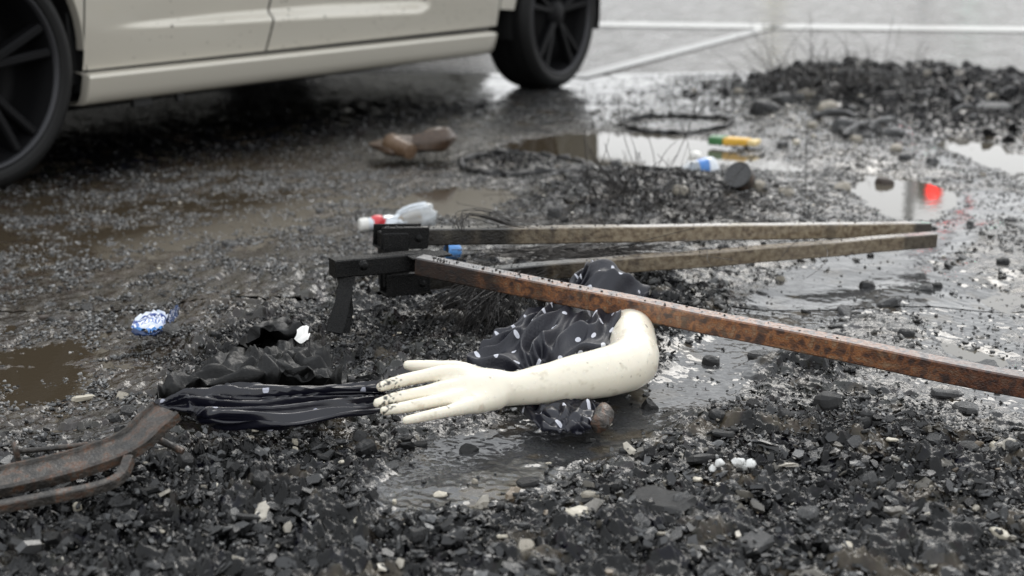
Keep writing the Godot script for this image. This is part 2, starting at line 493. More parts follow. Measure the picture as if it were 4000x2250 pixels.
func ground_tile(m: ArrayMesh, x0: float, x1: float, z0: float, z1: float, step: float) -> void:
	var nx := int((x1 - x0) / step) + 1
	var nz := int((z1 - z0) / step) + 1
	var hs := PackedFloat32Array()
	hs.resize(nx * nz)
	var ps := PackedVector3Array()
	ps.resize(nx * nz)
	var cs := PackedColorArray()
	cs.resize(nx * nz)
	var ns := PackedVector3Array()
	ns.resize(nx * nz)
	var uvs := PackedVector2Array()
	uvs.resize(nx * nz)
	var wet := PackedByteArray()
	wet.resize(nx * nz)
	var edge := minf(1.0, step / 0.014)
	for j in nz:
		var z := z0 + j * step
		for i in nx:
			var x := x0 + i * step
			var k := j * nx + i
			var h := height(x, z)
			var c := field(f_char_and_shade, x, z)
			var b := field(f_brown, x, z)
			var fl := field(f_film, x, z)
			var nn := n_mid.get_noise_2d(x * 0.7 + 9, z * 0.7)
			# pieces bedded in the sludge: large ones here and there, small ones throughout
			if step < 0.01:
				var clods := (0.25 + 0.75 * c) * (1.0 - 0.85 * fl)
				var bv := big_val.get_noise_2d(x, z)
				var rise := smoothstep(0.0, 0.6, big_gap.get_noise_2d(x, z) + 1.0) if bv > 0.05 else 0.0
				var sv := small_val.get_noise_2d(x, z)
				var rise2 := smoothstep(0.0, 0.4, small_gap.get_noise_2d(x, z) + 1.0) * (0.5 + 0.5 * sv)
				var lv := ledge_val.get_noise_2d(x, z)
				var ledge := smoothstep(0.0, 0.16, ledge_gap.get_noise_2d(x, z) + 1.0) * maxf(lv, 0.0)
				h += (rise * bv * 0.013 + rise2 * 0.004 + ledge * 0.02 - 0.004) * clods
			hs[k] = h
			ps[k] = Vector3(x, h, z)
			uvs[k] = Vector2(x, z)
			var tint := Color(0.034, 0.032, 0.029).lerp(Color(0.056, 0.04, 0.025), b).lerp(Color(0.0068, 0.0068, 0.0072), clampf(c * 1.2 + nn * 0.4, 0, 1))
			tint = tint.lerp(Color(0.07, 0.071, 0.073), clampf(fl * 1.2 - 0.2 - b, 0.0, 0.75))
			# tan plaster and clay trodden into the ash
			var tan_share := clampf((n_low.get_noise_2d(x * 3.4 + 70.0, z * 3.4) + 0.5 * nn) * 4.0 - 1.3, 0.0, 0.8) * (1.0 if x > -0.3 else 0.4)
			tint = tint.lerp(Color(0.075, 0.062, 0.045), tan_share)
			cs[k] = tint * (1.0 + 0.5 * nn)
			var choice := fl + nn * 0.5 - c * 0.4
			wet[k] = 2 if choice > 0.42 else (0 if c + nn * 0.5 > 0.5 else 1)
	for j in nz:
		for i in nx:
			var k := j * nx + i
			var l := hs[k - 1] if i > 0 else hs[k]
			var r := hs[k + 1] if i < nx - 1 else hs[k]
			var d := hs[k - nx] if j > 0 else hs[k]
			var u := hs[k + nx] if j < nz - 1 else hs[k]
			ns[k] = Vector3((l - r) / (2 * step), 1.0, (d - u) / (2 * step)).normalized()
	var lists := [PackedInt32Array(), PackedInt32Array(), PackedInt32Array()]
	for j in nz - 1:
		for i in nx - 1:
			var a := j * nx + i
			var L: int = wet[a]
			var q := PackedInt32Array([a, a + 1, a + nx + 1, a, a + nx + 1, a + nx])
			lists[L].append_array(q)
	var mats := [M.char_soil, M.wet_mud, M.wet_film]
	for L in 3:
		if lists[L].size() == 0:
			continue
		var arr := []
		arr.resize(Mesh.ARRAY_MAX)
		# keep only the vertices this surface uses
		var remap := PackedInt32Array()
		remap.resize(nx * nz)
		remap.fill(-1)
		var v2 := PackedVector3Array()
		var n2 := PackedVector3Array()
		var c2 := PackedColorArray()
		var u2 := PackedVector2Array()
		var i2 := PackedInt32Array()
		for q in lists[L]:
			if remap[q] < 0:
				remap[q] = v2.size()
				v2.append(ps[q]); n2.append(ns[q]); c2.append(cs[q]); u2.append(uvs[q])
			i2.append(remap[q])
		arr[Mesh.ARRAY_VERTEX] = v2
		arr[Mesh.ARRAY_NORMAL] = n2
		arr[Mesh.ARRAY_COLOR] = c2
		arr[Mesh.ARRAY_TEX_UV] = u2
		arr[Mesh.ARRAY_INDEX] = i2
		m.add_surface_from_arrays(Mesh.PRIMITIVE_TRIANGLES, arr)
		m.surface_set_material(m.get_surface_count() - 1, mats[L])

func make_ground() -> void:
	make_fields()
	var m := ArrayMesh.new()
	ground_tile(m, -1.5, 1.6, -2.6, -1.2, 0.004)
	ground_tile(m, -1.5, 1.6, -3.0, -2.6, 0.008)
	ground_tile(m, -2.4, 3.0, -5.0, -3.0, 0.0125)
	ground_tile(m, -2.9, 4.0, -7.0, -5.0, 0.025)
	var g := MeshInstance3D.new()
	g.name = "ground"
	g.mesh = m
	add_child(g)
	kind(g, "structure")
	# the road goes on behind, to the sides and round the camera
	var r := Geo.new()
	for q in [[-2.9, 4.0, -26.0, -6.995], [-120.0, -2.9, -160.0, 60.0], [4.0, 120.0, -160.0, 60.0], [-2.9, 4.0, -160.0, -26.0], [-2.9, 4.0, -1.2, 60.0], [-2.9, -2.4, -5.0, -1.2], [-2.4, -1.5, -3.0, -1.2], [3.0, 4.0, -5.0, -1.2], [1.6, 3.0, -3.0, -1.2]]:
		var y := 0.004
		r.face(Vector3(q[0], y, q[2]), Vector3(q[1], y, q[2]), Vector3(q[1], y, q[3]), Vector3(q[0], y, q[3]))
	kind(put(r, "road", M.road_asphalt), "structure")
	# standing water: wherever the ground dips below its level
	var w := Geo.new()
	w.face(Vector3(-2.4, 0, -7.0), Vector3(0.15, 0, -7.0), Vector3(0.15, 0, -1.2), Vector3(-2.4, 0, -1.2))
	kind(put(w, "shallow_water", M.water), "structure")
	var w2 := Geo.new()
	w2.face(Vector3(0.15, 0, -7.0), Vector3(3.0, 0, -7.0), Vector3(3.0, 0, -1.2), Vector3(0.15, 0, -1.2))
	kind(put(w2, "puddle_water", M.silty_water), "structure")
	# kerb and pavement, unseen, added to darken the ground beneath the parked car
	var kb := Geo.new()
	var kx := Transform3D(Basis(Vector3.UP, 1.00347), Vector3(-1.423, 0, -3.808))
	kb.box(kx * Transform3D(Basis(), Vector3(-0.9, 0.062, -2.25)), Vector3(10.6, 0.14, 0.16), 0.015)
	kind(put(kb, "added_kerb", M.added_kerb_stone), "structure")
	var pv := Geo.new()
	pv.box(kx * Transform3D(Basis(), Vector3(-0.9, 0.06, -3.35)), Vector3(10.6, 0.13, 2.03), 0.01)
	kind(put(pv, "added_pavement", M.added_kerb_stone), "structure")
	# markings
	var p := Geo.new()
	var a := Vector3(0.373, 0.012, -10.476)
	var b := Vector3(4.023, 0.012, -9.813)
	var across := Vector3(0, 0, 0.22)
	p.face(a - across, b - across, b + across, a + across)
	kind(put(p, "road_line", M.road_paint), "structure")
	var p2 := Geo.new()
	a = Vector3(0.305, 0.012, -6.781)
	b = Vector3(1.943, 0.012, -10.395)
	across = Vector3(0.05, 0, 0.03)
	p2.face(a - across, b - across, b + across, a + across)
	kind(put(p2, "worn_road_line", M.worn_paint), "structure")

# ---------------------------------------------------------------- loose stones and flakes
func lump(s: int, flat: float, sharp: float) -> ArrayMesh:
	var r := RandomNumberGenerator.new()
	r.seed = s
	var base := SphereMesh.new()
	base.radius = 0.5
	base.height = 1.0
	base.radial_segments = 8
	base.rings = 4
	var arr := base.get_mesh_arrays()
	var vs: PackedVector3Array = arr[Mesh.ARRAY_VERTEX]
	var moved := {}
	var g := Geo.new()
	for i: int in arr[Mesh.ARRAY_INDEX]:
		var key := Vector3i((vs[i] * 1000).round())
		if not moved.has(key):
			var q: Vector3 = vs[i] * r.randf_range(1.0 - sharp, 1.0 + sharp)
			moved[key] = g.vert(Vector3(q.x, clampf(q.y, -0.3, 0.36) * flat, q.z * r.randf_range(0.75, 1.0)))
		g.idx.append(moved[key])
	return g.mesh()

func chunk(s: int, flat: float, sharp: float) -> ArrayMesh:
	# the same lump with hard broken faces
	var arr := lump(s, flat, sharp).surface_get_arrays(0)
	var g := Geo.new()
	for i: int in arr[Mesh.ARRAY_INDEX]:
		g.idx.append(g.vert(arr[Mesh.ARRAY_VERTEX][i]))
	return g.mesh()

func shard(s: int, thick: float) -> ArrayMesh:
	var r := RandomNumberGenerator.new()
	r.seed = s
	var n := r.randi_range(5, 7)
	var top := PackedVector3Array()
	var low := PackedVector3Array()
	for k in n:
		var a := TAU * (k + r.randf_range(-0.3, 0.3)) / n
		var q := r.randf_range(0.32, 0.62)
		top.append(Vector3(cos(a) * q, thick * r.randf_range(0.3, 0.7), sin(a) * q * 0.7))
		low.append(Vector3(cos(a) * q * 0.93, -thick * 0.5, sin(a) * q * 0.65))
	var g := Geo.new()
	g.disc(top)
	g.disc(low, true)
	for k in n:
		g.face(top[k], low[k], low[(k + 1) % n], top[(k + 1) % n])
	return g.mesh()

func scatter(called: String, mesh: Mesh, m: Material, count: int, pick: Callable) -> void:
	var xs := []
	var cs := PackedColorArray()
	for k in count:
		var q = pick.call()
		if q == null:
			continue
		xs.append(q[0]); cs.append(q[1])
	var mm := MultiMesh.new()
	mm.transform_format = MultiMesh.TRANSFORM_3D
	mm.use_colors = true
	mm.mesh = mesh
	mm.instance_count = xs.size()
	for k in xs.size():
		mm.set_instance_transform(k, xs[k])
		mm.set_instance_color(k, cs[k])
	var o := MultiMeshInstance3D.new()
	o.name = called
	o.multimesh = mm
	o.material_override = m
	add_child(o, true)
	kind(o, "stuff")
	return

func spot(z0: float, z1: float) -> Vector2:
	# even over the place between two distances, wider than what the photograph shows
	var z := -sqrt(lerpf(z0 * z0, z1 * z1, rng.randf()))
	var half := 0.42 * -z + 0.25
	return Vector2(clampf(rng.randf_range(-half, half * 1.02), -2.3, 2.9), z)

func lie(x: float, z: float, s: float, sink: float, tilt: float, squash := 1.0) -> Transform3D:
	var b := Basis.from_euler(Vector3(rng.randf_range(-tilt, tilt), rng.randf() * TAU, rng.randf_range(-tilt, tilt)))
	return Transform3D(b.scaled_local(Vector3(s, s * squash, s * rng.randf_range(0.6, 1.0))), Vector3(x, maxf(height(x, z), -0.004) + 0.005 * field(f_char_and_shade, x, z) - s * sink, z))

func beneath_car(p: Vector2) -> bool:
	var q := (p - Vector2(-1.423, -3.808)).rotated(1.00347)
	return q.x > -0.6 and q.x < 3.7 and q.y < 0.3 and rng.randf() < clampf(0.75 - q.y * 1.5, 0.0, 0.97)

func stone_tone(c: float, b: float) -> Color:
	var q := rng.randf()
	var v := rng.randf_range(0.007, 0.028) if rng.randf() < 0.84 else rng.randf_range(0.03, 0.1)
	v = lerpf(v * 1.4, v * 0.62, c)
	var col := Color(v * 0.98, v * 0.99, v).lerp(Color(v * 1.2, v * 0.95, v * 0.7), b * 0.5 * rng.randf())
	if q < 0.02:
		v = rng.randf_range(0.22, 0.5)
		col = Color(v, v * 0.92, v * 0.78)
	elif q < 0.026:
		v = rng.randf_range(0.08, 0.2)
		col = Color(v, v * 0.78, v * 0.55)
	return col

func make_gravel() -> void:
	var meshes := [lump(1, 0.75, 0.3), lump(2, 0.5, 0.4), lump(7, 0.5, 0.4), shard(4, 0.13), shard(6, 0.3)]
	var chunks := [chunk(11, 0.6, 0.45), chunk(12, 0.4, 0.5), shard(3, 0.22), shard(4, 0.13), shard(6, 0.3)]
	for mi in meshes.size():
		var me: Mesh = meshes[mi]
		var flake: Mesh = chunks[mi]
		# coarse charred fragments in the foreground and on the mounds
		scatter("char_fragments", flake, M.wet_stone, 11000, func():
			var p := spot(1.3, 2.75)
			var c := field(f_char_and_shade, p.x, p.y)
			var keep := maxf(c, 0.12) * (1.0 - 0.97 * field(f_film, p.x, p.y))
			if rng.randf() > keep or (p.y < -2.1 and rng.randf() < 0.8 * c): return null
			var near := clampf((2.15 + p.y) / 0.35, 0.0, 1.0)
			var patch := clampf(0.5 + 1.1 * n_low.get_noise_2d(p.x * 3.0 + 5.0, p.y * 3.0), 0.0, 1.0)
			var s := lerpf(0.003 + 0.007 * pow(rng.randf(), 2.5), 0.0025 + (0.008 + 0.026 * patch) * pow(rng.randf(), 4.0), near)
			var tone := stone_tone(c * 0.7, 0.0)
			if near > 0.0 and p.x > 0.0 and rng.randf() < 0.25 * patch:
				tone = Color(0.085, 0.078, 0.066) * rng.randf_range(0.3, 1.6)
			return [lie(p.x, p.y, s, 0.05 if rng.randf() < 0.7 else -0.15, 0.6 if rng.randf() < 0.6 else 1.2), tone])
		# grit standing in the shallow brown water and on the mud
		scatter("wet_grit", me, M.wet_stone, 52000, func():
			var p := spot(1.5, 4.2)
			if beneath_car(p): return null
			var b := field(f_brown, p.x, p.y)
			var fl := field(f_film, p.x, p.y)
			if rng.randf() > (0.3 + 0.9 * b) * (1.0 - 0.88 * fl) * (1.0 - 0.8 * field(f_char_and_shade, p.x, p.y)): return null
			var clump := n_mid.get_noise_2d(p.x * 0.5, p.y * 0.5) + 0.6 * n_low.get_noise_2d(p.x * 2.0, p.y * 2.0)
			if rng.randf() > 0.62 + 2.0 * clump: return null
			var h := height(p.x, p.y)
			if h < -0.02 or (h < -0.006 and rng.randf() < 0.6): return null
			var s := 0.0032 + 0.0075 * pow(rng.randf(), 2.6)
			var v := 0.03 + 0.22 * pow(rng.randf(), 2.0)  # paler greys paint the sky glint of wet facets into the grit colour
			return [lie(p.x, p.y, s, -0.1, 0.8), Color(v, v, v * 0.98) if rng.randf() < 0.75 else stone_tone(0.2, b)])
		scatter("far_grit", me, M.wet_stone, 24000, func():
			var p := spot(3.4, 6.9)
			if beneath_car(p): return null
			var h := height(p.x, p.y)
			if h < -0.004: return null
			var c := field(f_char_and_shade, p.x, p.y)
			if rng.randf() < 0.85 * smoothstep(0.35, 0.7, c): return null
			var clump := n_mid.get_noise_2d(p.x * 0.35, p.y * 0.35)
			if rng.randf() > 0.5 + 1.1 * clump + 0.3 * c: return null
			var right := clampf((p.x - 0.3) / 0.8, 0.0, 1.0)
			var s := 0.004 + (0.006 + 0.018 * right * c) * pow(rng.randf(), 3.0)
			var ash := blobs(ASH, p.x, p.y)
			var tone := stone_tone(c, 0.1)
			if rng.randf() < ash:
				var v := rng.randf_range(0.1, 0.42)
				tone = Color(v, v * 0.94, v * 0.82)
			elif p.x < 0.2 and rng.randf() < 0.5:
				var v := 0.04 + 0.24 * pow(rng.randf(), 2.0)  # sky reflection on the left, put into the stone colour as pale grey
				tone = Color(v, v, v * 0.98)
			return [lie(p.x, p.y, s * (1.0 + ash), 0.0, 0.8), tone])
	# black clods heaped on the burnt mounds
	for mi in 5:
		scatter("char_clods", chunks[mi], M.char_clod, 5200, func():
			var p := spot(1.5, 6.6)
			var c := field(f_char_and_shade, p.x, p.y)
			if rng.randf() > c * c or rng.randf() > 0.45 + 1.3 * n_low.get_noise_2d(p.x * 3.0, p.y * 3.0): return null
			if p.x < 0.3 and p.y < -3.2: return null
			var s := 0.008 + 0.026 * pow(rng.randf(), 3.0)
			var v := rng.randf_range(0.5, 1.5)
			return [lie(p.x, p.y, s * (2.6 if p.y < -4.6 else 1.0), 0.05, 1.2), Color(v, v, v)])
	# fine black ash crumbs on the burnt mounds
	for mi in 4:
		scatter("ash_crumbs", chunks[mi], M.char_clod, 26000, func():
			var p := spot(2.0, 6.4)
			var c := field(f_char_and_shade, p.x, p.y)
			if rng.randf() > smoothstep(0.3, 0.7, c) or beneath_car(p): return null
			var s := (0.0035 + 0.009 * pow(rng.randf(), 2.5)) * clampf(-p.y / 2.6, 1.0, 2.2)
			var v := rng.randf_range(0.4, 1.7)
			return [lie(p.x, p.y, s, 0.0, 1.2), Color(v, v, v)])
	# rubble on the right and round the far heap
	for mi in 3:
		scatter("rubble_bits", meshes[mi + 1], M.wet_stone, 13000, func():
			var p := spot(2.3, 6.2)
			if p.x < 0.25 or rng.randf() > 0.4 + 1.5 * n_low.get_noise_2d(p.x * 1.5, p.y * 1.5): return null
			var h := height(p.x, p.y)
			if h < -0.003 or rng.randf() < field(f_film, p.x, p.y) * 0.9: return null
			var v := rng.randf_range(0.015, 0.11)
			return [lie(p.x, p.y, 0.006 + 0.022 * pow(rng.randf(), 2.5), 0.05, 0.8), Color(v, v * 0.96, v * 0.88)])

# ---------------------------------------------------------------- mannequin arm
func to_cone(p: Vector3, a: Vector3, b: Vector3, ra: float, rb: float) -> float:
	var ab := b - a
	var t := clampf((p - a).dot(ab) / ab.length_squared(), 0.0, 1.0)
	return p.distance_to(a + ab * t) - lerpf(ra, rb, t)

func chain(pts: Array, rad: Array, n: int) -> Array:
	var c := curve(pts, n)
	var rr := []
	for k in n:
		var t := float(k) / (n - 1) * (rad.size() - 1)
		var i := mini(int(t), rad.size() - 2)
		var e := t - i
		rr.append(lerpf(rad[i], rad[i + 1], e * e * (3 - 2 * e)))
	return [c, rr]

func nets(chains: Array, blend: Array, cell: float, paint: Callable) -> Geo:
	var lo := Vector3.ONE * 1e9
	var hi := Vector3.ONE * -1e9
	for ch in chains:
		for k in ch[0].size():
			lo = lo.min(ch[0][k] - Vector3.ONE * ch[1][k])
			hi = hi.max(ch[0][k] + Vector3.ONE * ch[1][k])
	lo -= Vector3.ONE * cell * 4
	hi += Vector3.ONE * cell * 4
	var nx := int((hi.x - lo.x) / cell) + 2
	var ny := int((hi.y - lo.y) / cell) + 2
	var nz := int((hi.z - lo.z) / cell) + 2
	var f := PackedFloat32Array()
	f.resize(nx * ny * nz)
	f.fill(1.0)
	var pad := cell * 3.0 + 0.006
	for ci in chains.size():
		var ch: Array = chains[ci]
		var d := PackedFloat32Array()
		d.resize(f.size())
		d.fill(1.0)
		var touched := {}
		for k in ch[0].size() - 1:
			var a: Vector3 = ch[0][k]
			var b: Vector3 = ch[0][k + 1]
			var ra: float = ch[1][k]
			var rb: float = ch[1][k + 1]
			var l := (a.min(b) - Vector3.ONE * (maxf(ra, rb) + pad) - lo) / cell
			var h := (a.max(b) + Vector3.ONE * (maxf(ra, rb) + pad) - lo) / cell
			for z in range(maxi(int(l.z), 0), mini(int(h.z) + 1, nz)):
				for y in range(maxi(int(l.y), 0), mini(int(h.y) + 1, ny)):
					var row := (z * ny + y) * nx
					for x in range(maxi(int(l.x), 0), mini(int(h.x) + 1, nx)):
						var q := to_cone(lo + Vector3(x, y, z) * cell, a, b, ra, rb)
						if q < d[row + x]:
							d[row + x] = q
							touched[row + x] = true
		var kk: float = blend[ci]
		for at in touched:
			var p := f[at]
			var q2 := d[at]
			var e := maxf(kk - absf(p - q2), 0.0) / kk
			f[at] = minf(p, q2) - e * e * kk * 0.25
	var g := Geo.new()
	g.use_col = true
	var id := {}
	var offs := [0, 1, nx, nx + 1, nx * ny, nx * ny + 1, nx * ny + nx, nx * ny + nx + 1]
	var edges := [[0, 1], [2, 3], [4, 5], [6, 7], [0, 2], [1, 3], [4, 6], [5, 7], [0, 4], [1, 5], [2, 6], [3, 7]]
	var corner := []
	for k in 8:
		corner.append(Vector3(k & 1, (k >> 1) & 1, (k >> 2) & 1))
	var far := cell * 2.0
	for z in nz - 1:
		for y in ny - 1:
			var row := (z * ny + y) * nx
			for x in nx - 1:
				var at := row + x
				if absf(f[at]) > far:
					continue
				var inside := 0
				for k in 8:
					if f[at + offs[k]] < 0.0:
						inside += 1
				if inside == 0 or inside == 8:
					continue
				var sum := Vector3.ZERO
				var n := 0
				for e in edges:
					var va := f[at + offs[e[0]]]
					var vb := f[at + offs[e[1]]]
					if (va < 0.0) != (vb < 0.0):
						sum += (corner[e[0]] as Vector3).lerp(corner[e[1]], va / (va - vb))
						n += 1
				var p: Vector3 = lo + (Vector3(x, y, z) + sum / n) * cell
				id[at] = g.vert(p, Vector2.ZERO, paint.call(p))
	for at: int in id:
		var s := f[at] < 0.0
		for q in [[1, nx, nx * ny], [nx, nx * ny, 1], [nx * ny, 1, nx]]:
			if (f[at + q[0]] < 0.0) != s:
				var b: int = at - q[1]
				var c: int = at - q[2]
				var dd: int = at - q[1] - q[2]
				if id.has(b) and id.has(c) and id.has(dd):
					if s:
						g.quad(id[at], id[c], id[dd], id[b])
					else:
						g.quad(id[at], id[b], id[dd], id[c])
	return g

func make_arm() -> void:
	var stain := noise(41, 160.0, 3)
	var smudge := noise(42, 34.0, 4)
	var marks := [[Vector3(-0.169, 0.096, -1.894), 0.016], [Vector3(-0.171, 0.076, -1.874), 0.017], [Vector3(-0.177, 0.069, -1.851), 0.016], [Vector3(-0.101, 0.096, -1.894), 0.009], [Vector3(0.128, 0.099, -1.936), 0.012], [Vector3(0.158, 0.115, -1.992), 0.007], [Vector3(0.217, 0.123, -2.118), 0.016], [Vector3(0.201, 0.106, -2.010), 0.012], [Vector3(-0.179, 0.091, -1.888), 0.016], [Vector3(-0.093, 0.068, -1.866), 0.008]]
	var paint := func(p: Vector3) -> Color:
		var c := Color(0.80, 0.745, 0.61)
		var s := smudge.get_noise_3dv(p)
		c = c.lerp(Color(0.42, 0.35, 0.25), clampf(s * 2.4 - 0.7, 0.0, 0.4))
		for m in marks:
			var d: float = p.distance_to(m[0]) / m[1]
			if d < 1.0 and stain.get_noise_3dv(p) > 0.05 + 0.25 * d:
				c = Color(0.045, 0.04, 0.035)
		# mud spattered up from the ground
		if stain.get_noise_3dv(p * 0.8 + Vector3(3, 3, 3)) > (0.43 if p.y < 0.028 else 0.68):
			c = c.lerp(Color(0.16, 0.12, 0.08), 0.6)
		return c
	var chains := [
		chain([Vector3(0.193, 0.015, -2.379), Vector3(0.193, 0.052, -2.275), Vector3(0.192, 0.085, -2.201), Vector3(0.189, 0.082, -2.123), Vector3(0.182, 0.074, -2.059), Vector3(0.147, 0.073, -2.017), Vector3(0.097, 0.071, -1.991), Vector3(0.049, 0.068, -1.970), Vector3(0.004, 0.068, -1.949), Vector3(-0.026, 0.070, -1.939), Vector3(-0.055, 0.073, -1.930)], [0.034, 0.0345, 0.0355, 0.037, 0.0405, 0.0375, 0.0345, 0.0295, 0.0245, 0.025, 0.022], 26),
		chain([Vector3(-0.026, 0.075, -1.946), Vector3(-0.055, 0.084, -1.948), Vector3(-0.091, 0.095, -1.940), Vector3(-0.128, 0.094, -1.925), Vector3(-0.159, 0.092, -1.909), Vector3(-0.184, 0.088, -1.897)], [0.020, 0.0165, 0.012, 0.0098, 0.0091, 0.0073], 16),
		chain([Vector3(-0.026, 0.073, -1.935), Vector3(-0.055, 0.076, -1.930), Vector3(-0.088, 0.079, -1.921), Vector3(-0.126, 0.078, -1.900), Vector3(-0.161, 0.076, -1.884), Vector3(-0.187, 0.072, -1.873)], [0.021, 0.0175, 0.0122, 0.0096, 0.0089, 0.0071], 16),
		chain([Vector3(-0.026, 0.068, -1.928), Vector3(-0.051, 0.068, -1.918), Vector3(-0.080, 0.069, -1.903), Vector3(-0.115, 0.070, -1.882), Vector3(-0.150, 0.068, -1.866), Vector3(-0.176, 0.067, -1.856)], [0.020, 0.017, 0.0118, 0.0091, 0.0085, 0.0069], 16),
		chain([Vector3(-0.024, 0.064, -1.922), Vector3(-0.044, 0.062, -1.906), Vector3(-0.067, 0.062, -1.885), Vector3(-0.093, 0.062, -1.865), Vector3(-0.120, 0.061, -1.849), Vector3(-0.145, 0.059, -1.838)], [0.018, 0.0155, 0.0109, 0.0083, 0.0076, 0.0062], 16),
		chain([Vector3(-0.037, 0.073, -1.961), Vector3(-0.075, 0.083, -1.979), Vector3(-0.113, 0.086, -1.990), Vector3(-0.136, 0.088, -1.990), Vector3(-0.153, 0.090, -1.991)], [0.019, 0.016, 0.0115, 0.0098, 0.0076], 14)]
	var g := nets(chains, [0.02, 0.014, 0.007, 0.007, 0.007, 0.01], 0.003, paint)
	var root := thing("mannequin_arm", "cream mannequin arm with spread fingers and scuffed fingertips lying in black debris", "mannequin arm")
	put(g, "arm_shell", M.arm_paint, root)
	# the seam where the upper arm plugs in
	var seam := Geo.new()
	var sc := Vector3(0.190, 0.083, -2.172)
	var sx := (Vector3(0.189, 0.082, -2.123) - Vector3(0.192, 0.085, -2.201)).normalized()
	var s1 := sx.cross(Vector3.UP).normalized()
	var s2 := sx.cross(s1)
	var loop := PackedVector3Array()
	for k in 49:
		loop.append(sc + (s1 * cos(TAU * k / 48.0) + s2 * sin(TAU * k / 48.0)) * 0.0368)
	seam.tube(loop, 0.0009, 0.0009, 6, false)
	put(seam, "joint_seam", M.black_plastic, root)
	# rain drops standing on the paint
	var r := RandomNumberGenerator.new()
	r.seed = 77
	var me := g.mesh()
	var arr := me.surface_get_arrays(0)
	var vs: PackedVector3Array = arr[Mesh.ARRAY_VERTEX]
	var ns: PackedVector3Array = arr[Mesh.ARRAY_NORMAL]
	var xs := []
	while xs.size() < 520:
		var k := r.randi_range(0, vs.size() - 1)
		if ns[k].y < -0.1 or vs[k].x < -0.12:
			continue
		var n := ns[k]
		var t := n.cross(Vector3(0.3, 0.4, 0.86)).normalized()
		var s := 0.0011 + 0.0018 * pow(r.randf(), 2.0)
		xs.append(Transform3D(Basis(t, n, t.cross(n)).scaled_local(Vector3(s, s * 0.75, s)), vs[k]))
	var drop := SphereMesh.new()
	drop.radius = 1.0
	drop.height = 2.0
	drop.radial_segments = 8
	drop.rings = 4
	var mm := MultiMesh.new()
	mm.transform_format = MultiMesh.TRANSFORM_3D
	mm.mesh = drop
	mm.instance_count = xs.size()
	for k in xs.size():
		mm.set_instance_transform(k, xs[k])
	var o := MultiMeshInstance3D.new()
	o.name = "water_drops"
	o.multimesh = mm
	o.material_override = M.drop
	root.add_child(o)
	kind(o, "stuff")

# ---------------------------------------------------------------- car
func car_skin(s: float, h: float) -> float:
	# how far the door skin stands out of the plane of the wheels, at s along the car and height h
	var o := -0.012 + 0.05 * (1.0 - pow(clampf((0.72 - h) / 0.45, -1.0, 1.0), 2.0)) - 0.02
	if h > 0.75:
		o -= (h - 0.75) * 0.15
	# the sunken scoop: a ledge that widens towards the front and ends in a rounded corner
	var w := clampf((s - 0.46) / 1.0, 0.0, 1.0)
	var low := 0.421 - 0.024 * clampf((s - 0.5) / 1.0, 0.0, 1.6)
	var high := low + 0.006 + 0.04 * w
	var depth := 0.034 * smoothstep(0.42, 1.0, s)
	var stop := 2.06 - 0.03 * smoothstep(0.03, 0.0, h - low)
	depth *= 1.0 - smoothstep(stop - 0.05, stop + 0.02, s)
	depth *= 1.0 - smoothstep(0.52, 0.72, h)
	return o - depth * smoothstep(low, high, h)

func gap_at(h: float) -> float:
	return 1.145 + 0.25 * (h - 0.296)

func skin_panel(s0: Callable, s1: Callable, h0: float, h1: float, ns: int, nh: int) -> Geo:
	var rows := []
	for j in nh + 1:
		var h := lerpf(h0, h1, clampf(float(j) / nh, 0, 1))
		var row := PackedVector3Array()
		for i in ns + 1:
			var s := lerpf(s0.call(h), s1.call(h), clampf(float(i) / ns, 0, 1))
			row.append(Vector3(s, h, car_skin(s, h)))
		rows.append(row)
	var g := Geo.new()
	g.grid(rows, false, true)
	return g

func arch_panel(cs: float, a0: float, a1: float, inner: float, reach: Callable) -> Geo:
	var rows := []
	for j in range(-1, 13):
		var row := PackedVector3Array()
		for i in 41:
			var a := lerpf(a0, a1, i / 40.0)
			var d := Vector2(cos(a), sin(a))
			var far: Vector2 = reach.call(d)
			var q := (Vector2(cs, 0.335) + d * inner).lerp(far, clampf(j / 12.0, 0, 1))
			row.append(Vector3(q.x, q.y, car_skin(q.x, maxf(q.y, 0.3)) - (0.03 if j < 0 else 0.0)))
		rows.append(row)
	var g := Geo.new()
	g.grid(rows, false, false)
	return g

